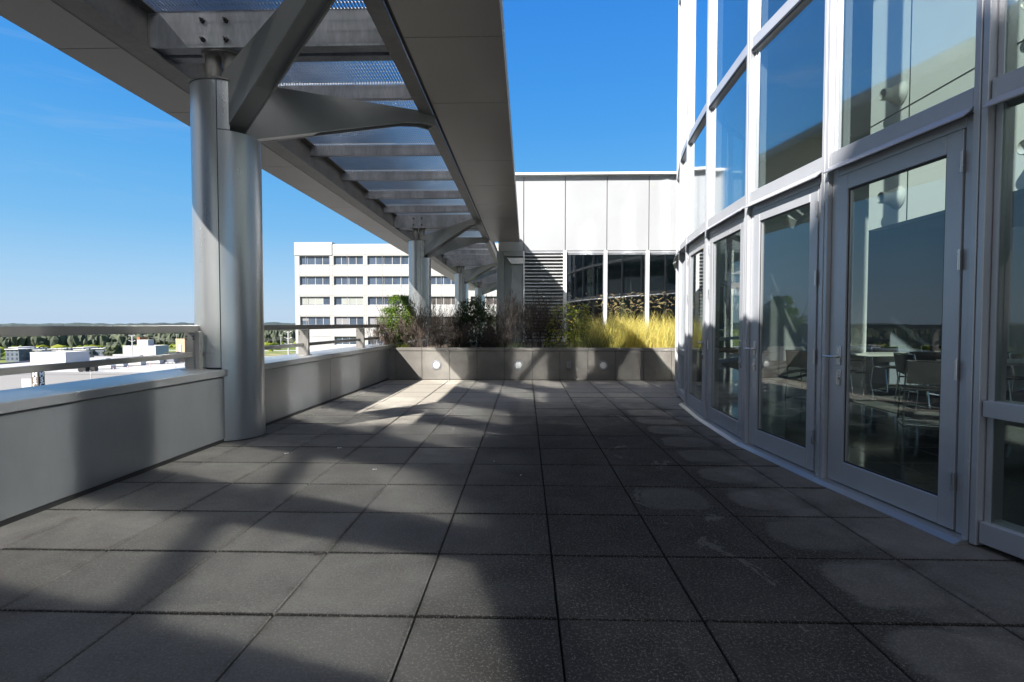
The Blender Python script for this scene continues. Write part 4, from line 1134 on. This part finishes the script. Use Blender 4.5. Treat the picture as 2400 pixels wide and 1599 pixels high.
# office block
OY = 103.; SCL = 1233/OY
def ox(px): return (px-1232.8)/SCL
def oz(py): return 1.25 + (758.8-py)/SCL
ob = thing('office_block', (ox(920), OY, GZ), 'pale concrete office block with rows of dark ribbon windows, beyond the railing', 'building')
X0, X1 = ox(687), ox(1330)
bays_ = [(698.5,770),(779.5,849.6),(859.7,976)] + [(986+117*k, 1092+117*k) for k in range(3)]
rows = [(599,620.4),(647,667.8),(694.8,715.2),(742,762.4),(789,809),(836.5,857),(884,905)]
zs = [oz(568)] 
mb = MB(); edges = []
xe = [X0] + [v for b_ in bays_ for v in (ox(b_[0]), ox(b_[1]))] + [X1]
# spandrels across the front, piers between the window bays
top = oz(571.5)
ze = [top] + [v for r_ in rows for v in (oz(r_[0]), oz(r_[1]))] + [GZ]
for i in range(0, len(ze)-1, 2): mb.box(X0, X1, OY, OY+.5, ze[i+1], ze[i])
for i in range(1, len(ze)-1, 2):
    for j in range(0, len(xe)-1, 2): mb.box(xe[j], xe[j+1], OY+.001, OY+.499, ze[i+1]+.001, ze[i]-.001)
mb.box(X0, X0+.5, OY+.501, OY+34, GZ, top); mb.box(X1-.5, X1, OY+.501, OY+34, GZ, top); mb.box(X0, X1, OY+34.001, OY+34.5, GZ, top); mb.box(X0+.5, X1-.5, OY+.501, OY+34, top-.6, top-.2)
P2(mb, 'wall', M['conc'], ob)
mb = MB(); mb.box(ox(687)-.02, ox(777), OY-.12, OY+9, top-.0, oz(567.3)); P2(MB().box(ox(867), ox(1000), OY+4, OY+14, top, oz(568)), 'roof_housing', M['conc'], ob); mb.box(X0-.02, ox(776), OY-.121, OY-.003, oz(598), top-.003)
P2(mb, 'raised_corner', M['conc'], ob)
mb = MB()     # panel joints as shallow dark reveals
for px in (698,713,770,776.5,812,852,856.5,895,940,976,982,1034,1093,1098): mb.box(ox(px)-.03, ox(px)+.03, OY-.006, OY-.0005, GZ, top-.1)
for py in (583,596,622,644.5,669.5,692,717,739.5,764.5): mb.box(X0+.1, X1-.1, OY-.007, OY-.001, oz(py)-.03, oz(py)+.03)
for py in (633,681,728): mb.box(ox(779), ox(976), OY-.0075, OY-.0015, oz(py)-.015, oz(py)+.015)
P2(mb, 'panel_joint', mat('joint_sealant', (.22,.205,.185), .9, 0, .1, 1.), ob)
rw2 = random.Random(4)
M['oblind'] = mat('window_with_blind', (.30,.315,.30), .2, 0, .06, .3)
M['obrown'] = mat('dim_window_glass', (.10,.09,.085), .1, 0, .2, .3, spec=.7)
for ri, r_ in enumerate(rows[:5]):
    for bi, b_ in enumerate(bays_):
        x0, x1 = ox(b_[0]), ox(b_[1]); z1, z0 = oz(r_[0]), oz(r_[1])
        if ri == 4 and bi == 0: 
            P2(MB().box(x0, x1, OY+.05, OY+.2, z0, z1), 'blank_panel', M['conc'], ob); continue
        mb = MB(); mb.box(x0, x1, OY+.34, OY+.44, z1-.1, z1); mb.box(x0, x1, OY+.34, OY+.44, z0, z0+.1)
        n = max(4, round((b_[1]-b_[0])/20)) if bi < 2 else 6
        for q in range(n+1):
            xx = x0 + (x1-x0)*q/n; mb.box(max(x0, xx-.045), min(x1, xx+.045), OY+.34, OY+.44, z0+.101, z1-.101)
        w = P2(mb, 'window', M['wallw'], ob)
        gl = M['oglass']
        if ri == 3: gl = M['obrown'] if bi > 2 else M['oglass']
        P2(MB().box(x0, x1, OY+.385, OY+.41, z0, z1), 'pane', gl if not (ri == 2 and bi > 2) else M['obrown'], ob, w)
        if (ri == 2 and bi < 2) or (ri == 3 and bi < 3):
            for q in range(n):
                if rw2.random() < .8:
                    f = .05 if rw2.random() < .75 else .45
                    P2(MB().box(x0+(x1-x0)*q/n+.06, x0+(x1-x0)*(q+1)/n-.06, OY+.355, OY+.381, z0+.1+f*(z1-z0), z1-.1), 'blind', M['oblind'] if ri == 2 else M['wallg'], ob, w)
# unseen thin slab behind the viewer, added and shaped to shade the near terrace
tw = thing('shade_slab', (-20, -18, GZ), 'pale shade-casting slab added behind the viewer, left of the terrace', 'building')
P2(MB().box(-36,-11.5,-14,-12,GZ,19.4), 'wall', M['conc'], tw)
P2(MB().box(-36.1,-11.46,-14.1,-11.95,19.41,19.7), 'coping', M['whitetrim'], tw)
for z in (-18,-14,-10,-6,-2,2,6,10,14): P2(MB().box(-35,-14,-12.02,-11.98,z,z+1.9), 'window', M['oglass'], tw)
# the block the terrace sits on
o = MB().box(-3.83, 15.6, -17, 26, GZ, -.31).build('base_block', M['white']); tag(o, 'the storeys below the roof terrace', 'building')
# ------------------------------------------------------------------ camera, sun, sky
cam = bpy.data.cameras.new('camera'); cam.lens = 36*1233/2400; cam.sensor_width = 36; cam.sensor_fit = 'HORIZONTAL'
cam.clip_start = .05; cam.clip_end = 20000
co = bpy.data.objects.new('camera', cam); COL.objects.link(co)
co.location = (0, 0, 1.25); co.rotation_euler = (R(90-1.89), 0, R(1.52)); scene.camera = co
AZ, EL = R(42.), R(38.5)
d = Vector((math.sin(AZ)*math.cos(EL), math.cos(AZ)*math.cos(EL), -math.sin(EL)))
sun = bpy.data.lights.new('sun', 'SUN'); sun.energy = 5.; sun.angle = R(.53); sun.color = (1, .95, .87)
so = bpy.data.objects.new('sun', sun); COL.objects.link(so); so.rotation_euler = d.to_track_quat('-Z', 'Y').to_euler(); so.location = (-20, -20, 20)
w = bpy.data.worlds.new('World'); scene.world = w; w.use_nodes = True
nt = w.node_tree; nt.nodes.clear()
out = nt.nodes.new('ShaderNodeOutputWorld'); bg = nt.nodes.new('ShaderNodeBackground')
sk = nt.nodes.new('ShaderNodeTexSky'); sk.sky_type = 'NISHITA'; sk.sun_disc = False
sk.sun_elevation = EL; sk.sun_rotation = R(180) + AZ
sk.altitude = 200; sk.air_density = 1.0; sk.dust_density = .4; sk.ozone_density = 2.2
bg.inputs['Strength'].default_value = .05
# clear autumn sky: the Nishita sky graded towards a deeper blue, with faint cirrus
tc = nt.nodes.new('ShaderNodeTexCoord'); sx = nt.nodes.new('ShaderNodeSeparateXYZ'); nt.links.new(tc.outputs['Generated'], sx.inputs[0])
cr = nt.nodes.new('ShaderNodeValToRGB'); nt.links.new(sx.outputs[2], cr.inputs[0]); cr.color_ramp.interpolation = 'B_SPLINE'
stops = [(0.,(.50,.68,.92)),(.06,(.42,.66,.93)),(.16,(.17,.54,.93)),(.34,(.04,.37,.93)),(.6,(.02,.23,.86)),(1.,(.02,.15,.62))]
els = cr.color_ramp.elements
while len(els) < len(stops): els.new(.5)
for e, (p, c) in zip(els, stops): e.position = p; e.color = (*c, 1)
gain = nt.nodes.new('ShaderNodeVectorMath'); gain.operation = 'SCALE'; gain.inputs[3].default_value = 6.2; nt.links.new(cr.outputs[0], gain.inputs[0])
mixed = mixc(nt, .86, sk.outputs[0], gain.outputs[0])
# paler, brighter sky around the sun
dt = nt.nodes.new('ShaderNodeVectorMath'); dt.operation = 'DOT_PRODUCT'; nt.links.new(tc.outputs['Generated'], dt.inputs[0]); dt.inputs[1].default_value = tuple(-d)
mixed = mixc(nt, math_(nt, 'MULTIPLY', smooth(nt, dt.outputs['Value'], .25, .95), .85), mixed, (4.6,4.5,4.3))
cv = scaled(nt, tc.outputs['Generated'], (1.6,1.6,9.)); cn = noise_(nt, cv, 2.2, 6, .6, .6); cn2 = noise_(nt, tc.outputs['Generated'], 1.7, 2)
ci = math_(nt, 'MULTIPLY', smooth(nt, cn, .50, .78), smooth(nt, cn2, .40, .65))
ci = math_(nt, 'MULTIPLY', math_(nt, 'MULTIPLY', ci, .30), math_(nt, 'MULTIPLY', smooth(nt, sx.outputs[2], .0, .12), smooth(nt, math_(nt, 'MULTIPLY', sx.outputs[0], -1.), .25, .5)))
fin = mixc(nt, ci, mixed, (4.4,4.6,4.9))
nt.links.new(fin, bg.inputs[0]); nt.links.new(bg.outputs[0], out.inputs[0])
scene.view_settings.view_transform = 'Standard'; scene.view_settings.look = 'None'
scene.view_settings.exposure = 1.63; scene.view_settings.gamma = 1.0
scene.render.engine = 'CYCLES'
cy = scene.cycles
cy.use_denoising = True
try: cy.denoiser = 'OPENIMAGEDENOISE'
except Exception: pass
cy.max_bounces = 10; cy.diffuse_bounces = 4; cy.glossy_bounces = 5; cy.transparent_max_bounces = 24; cy.transmission_bounces = 4
cy.caustics_reflective = True; cy.blur_glossy = 0.
# sunlight mirrored by the glass front reaches the paving: guide the light paths towards it
cy.use_guiding = True; cy.use_surface_guiding = True; cy.use_volume_guiding = False; cy.guiding_training_samples = 128
cy.sample_clamp_indirect = 0.
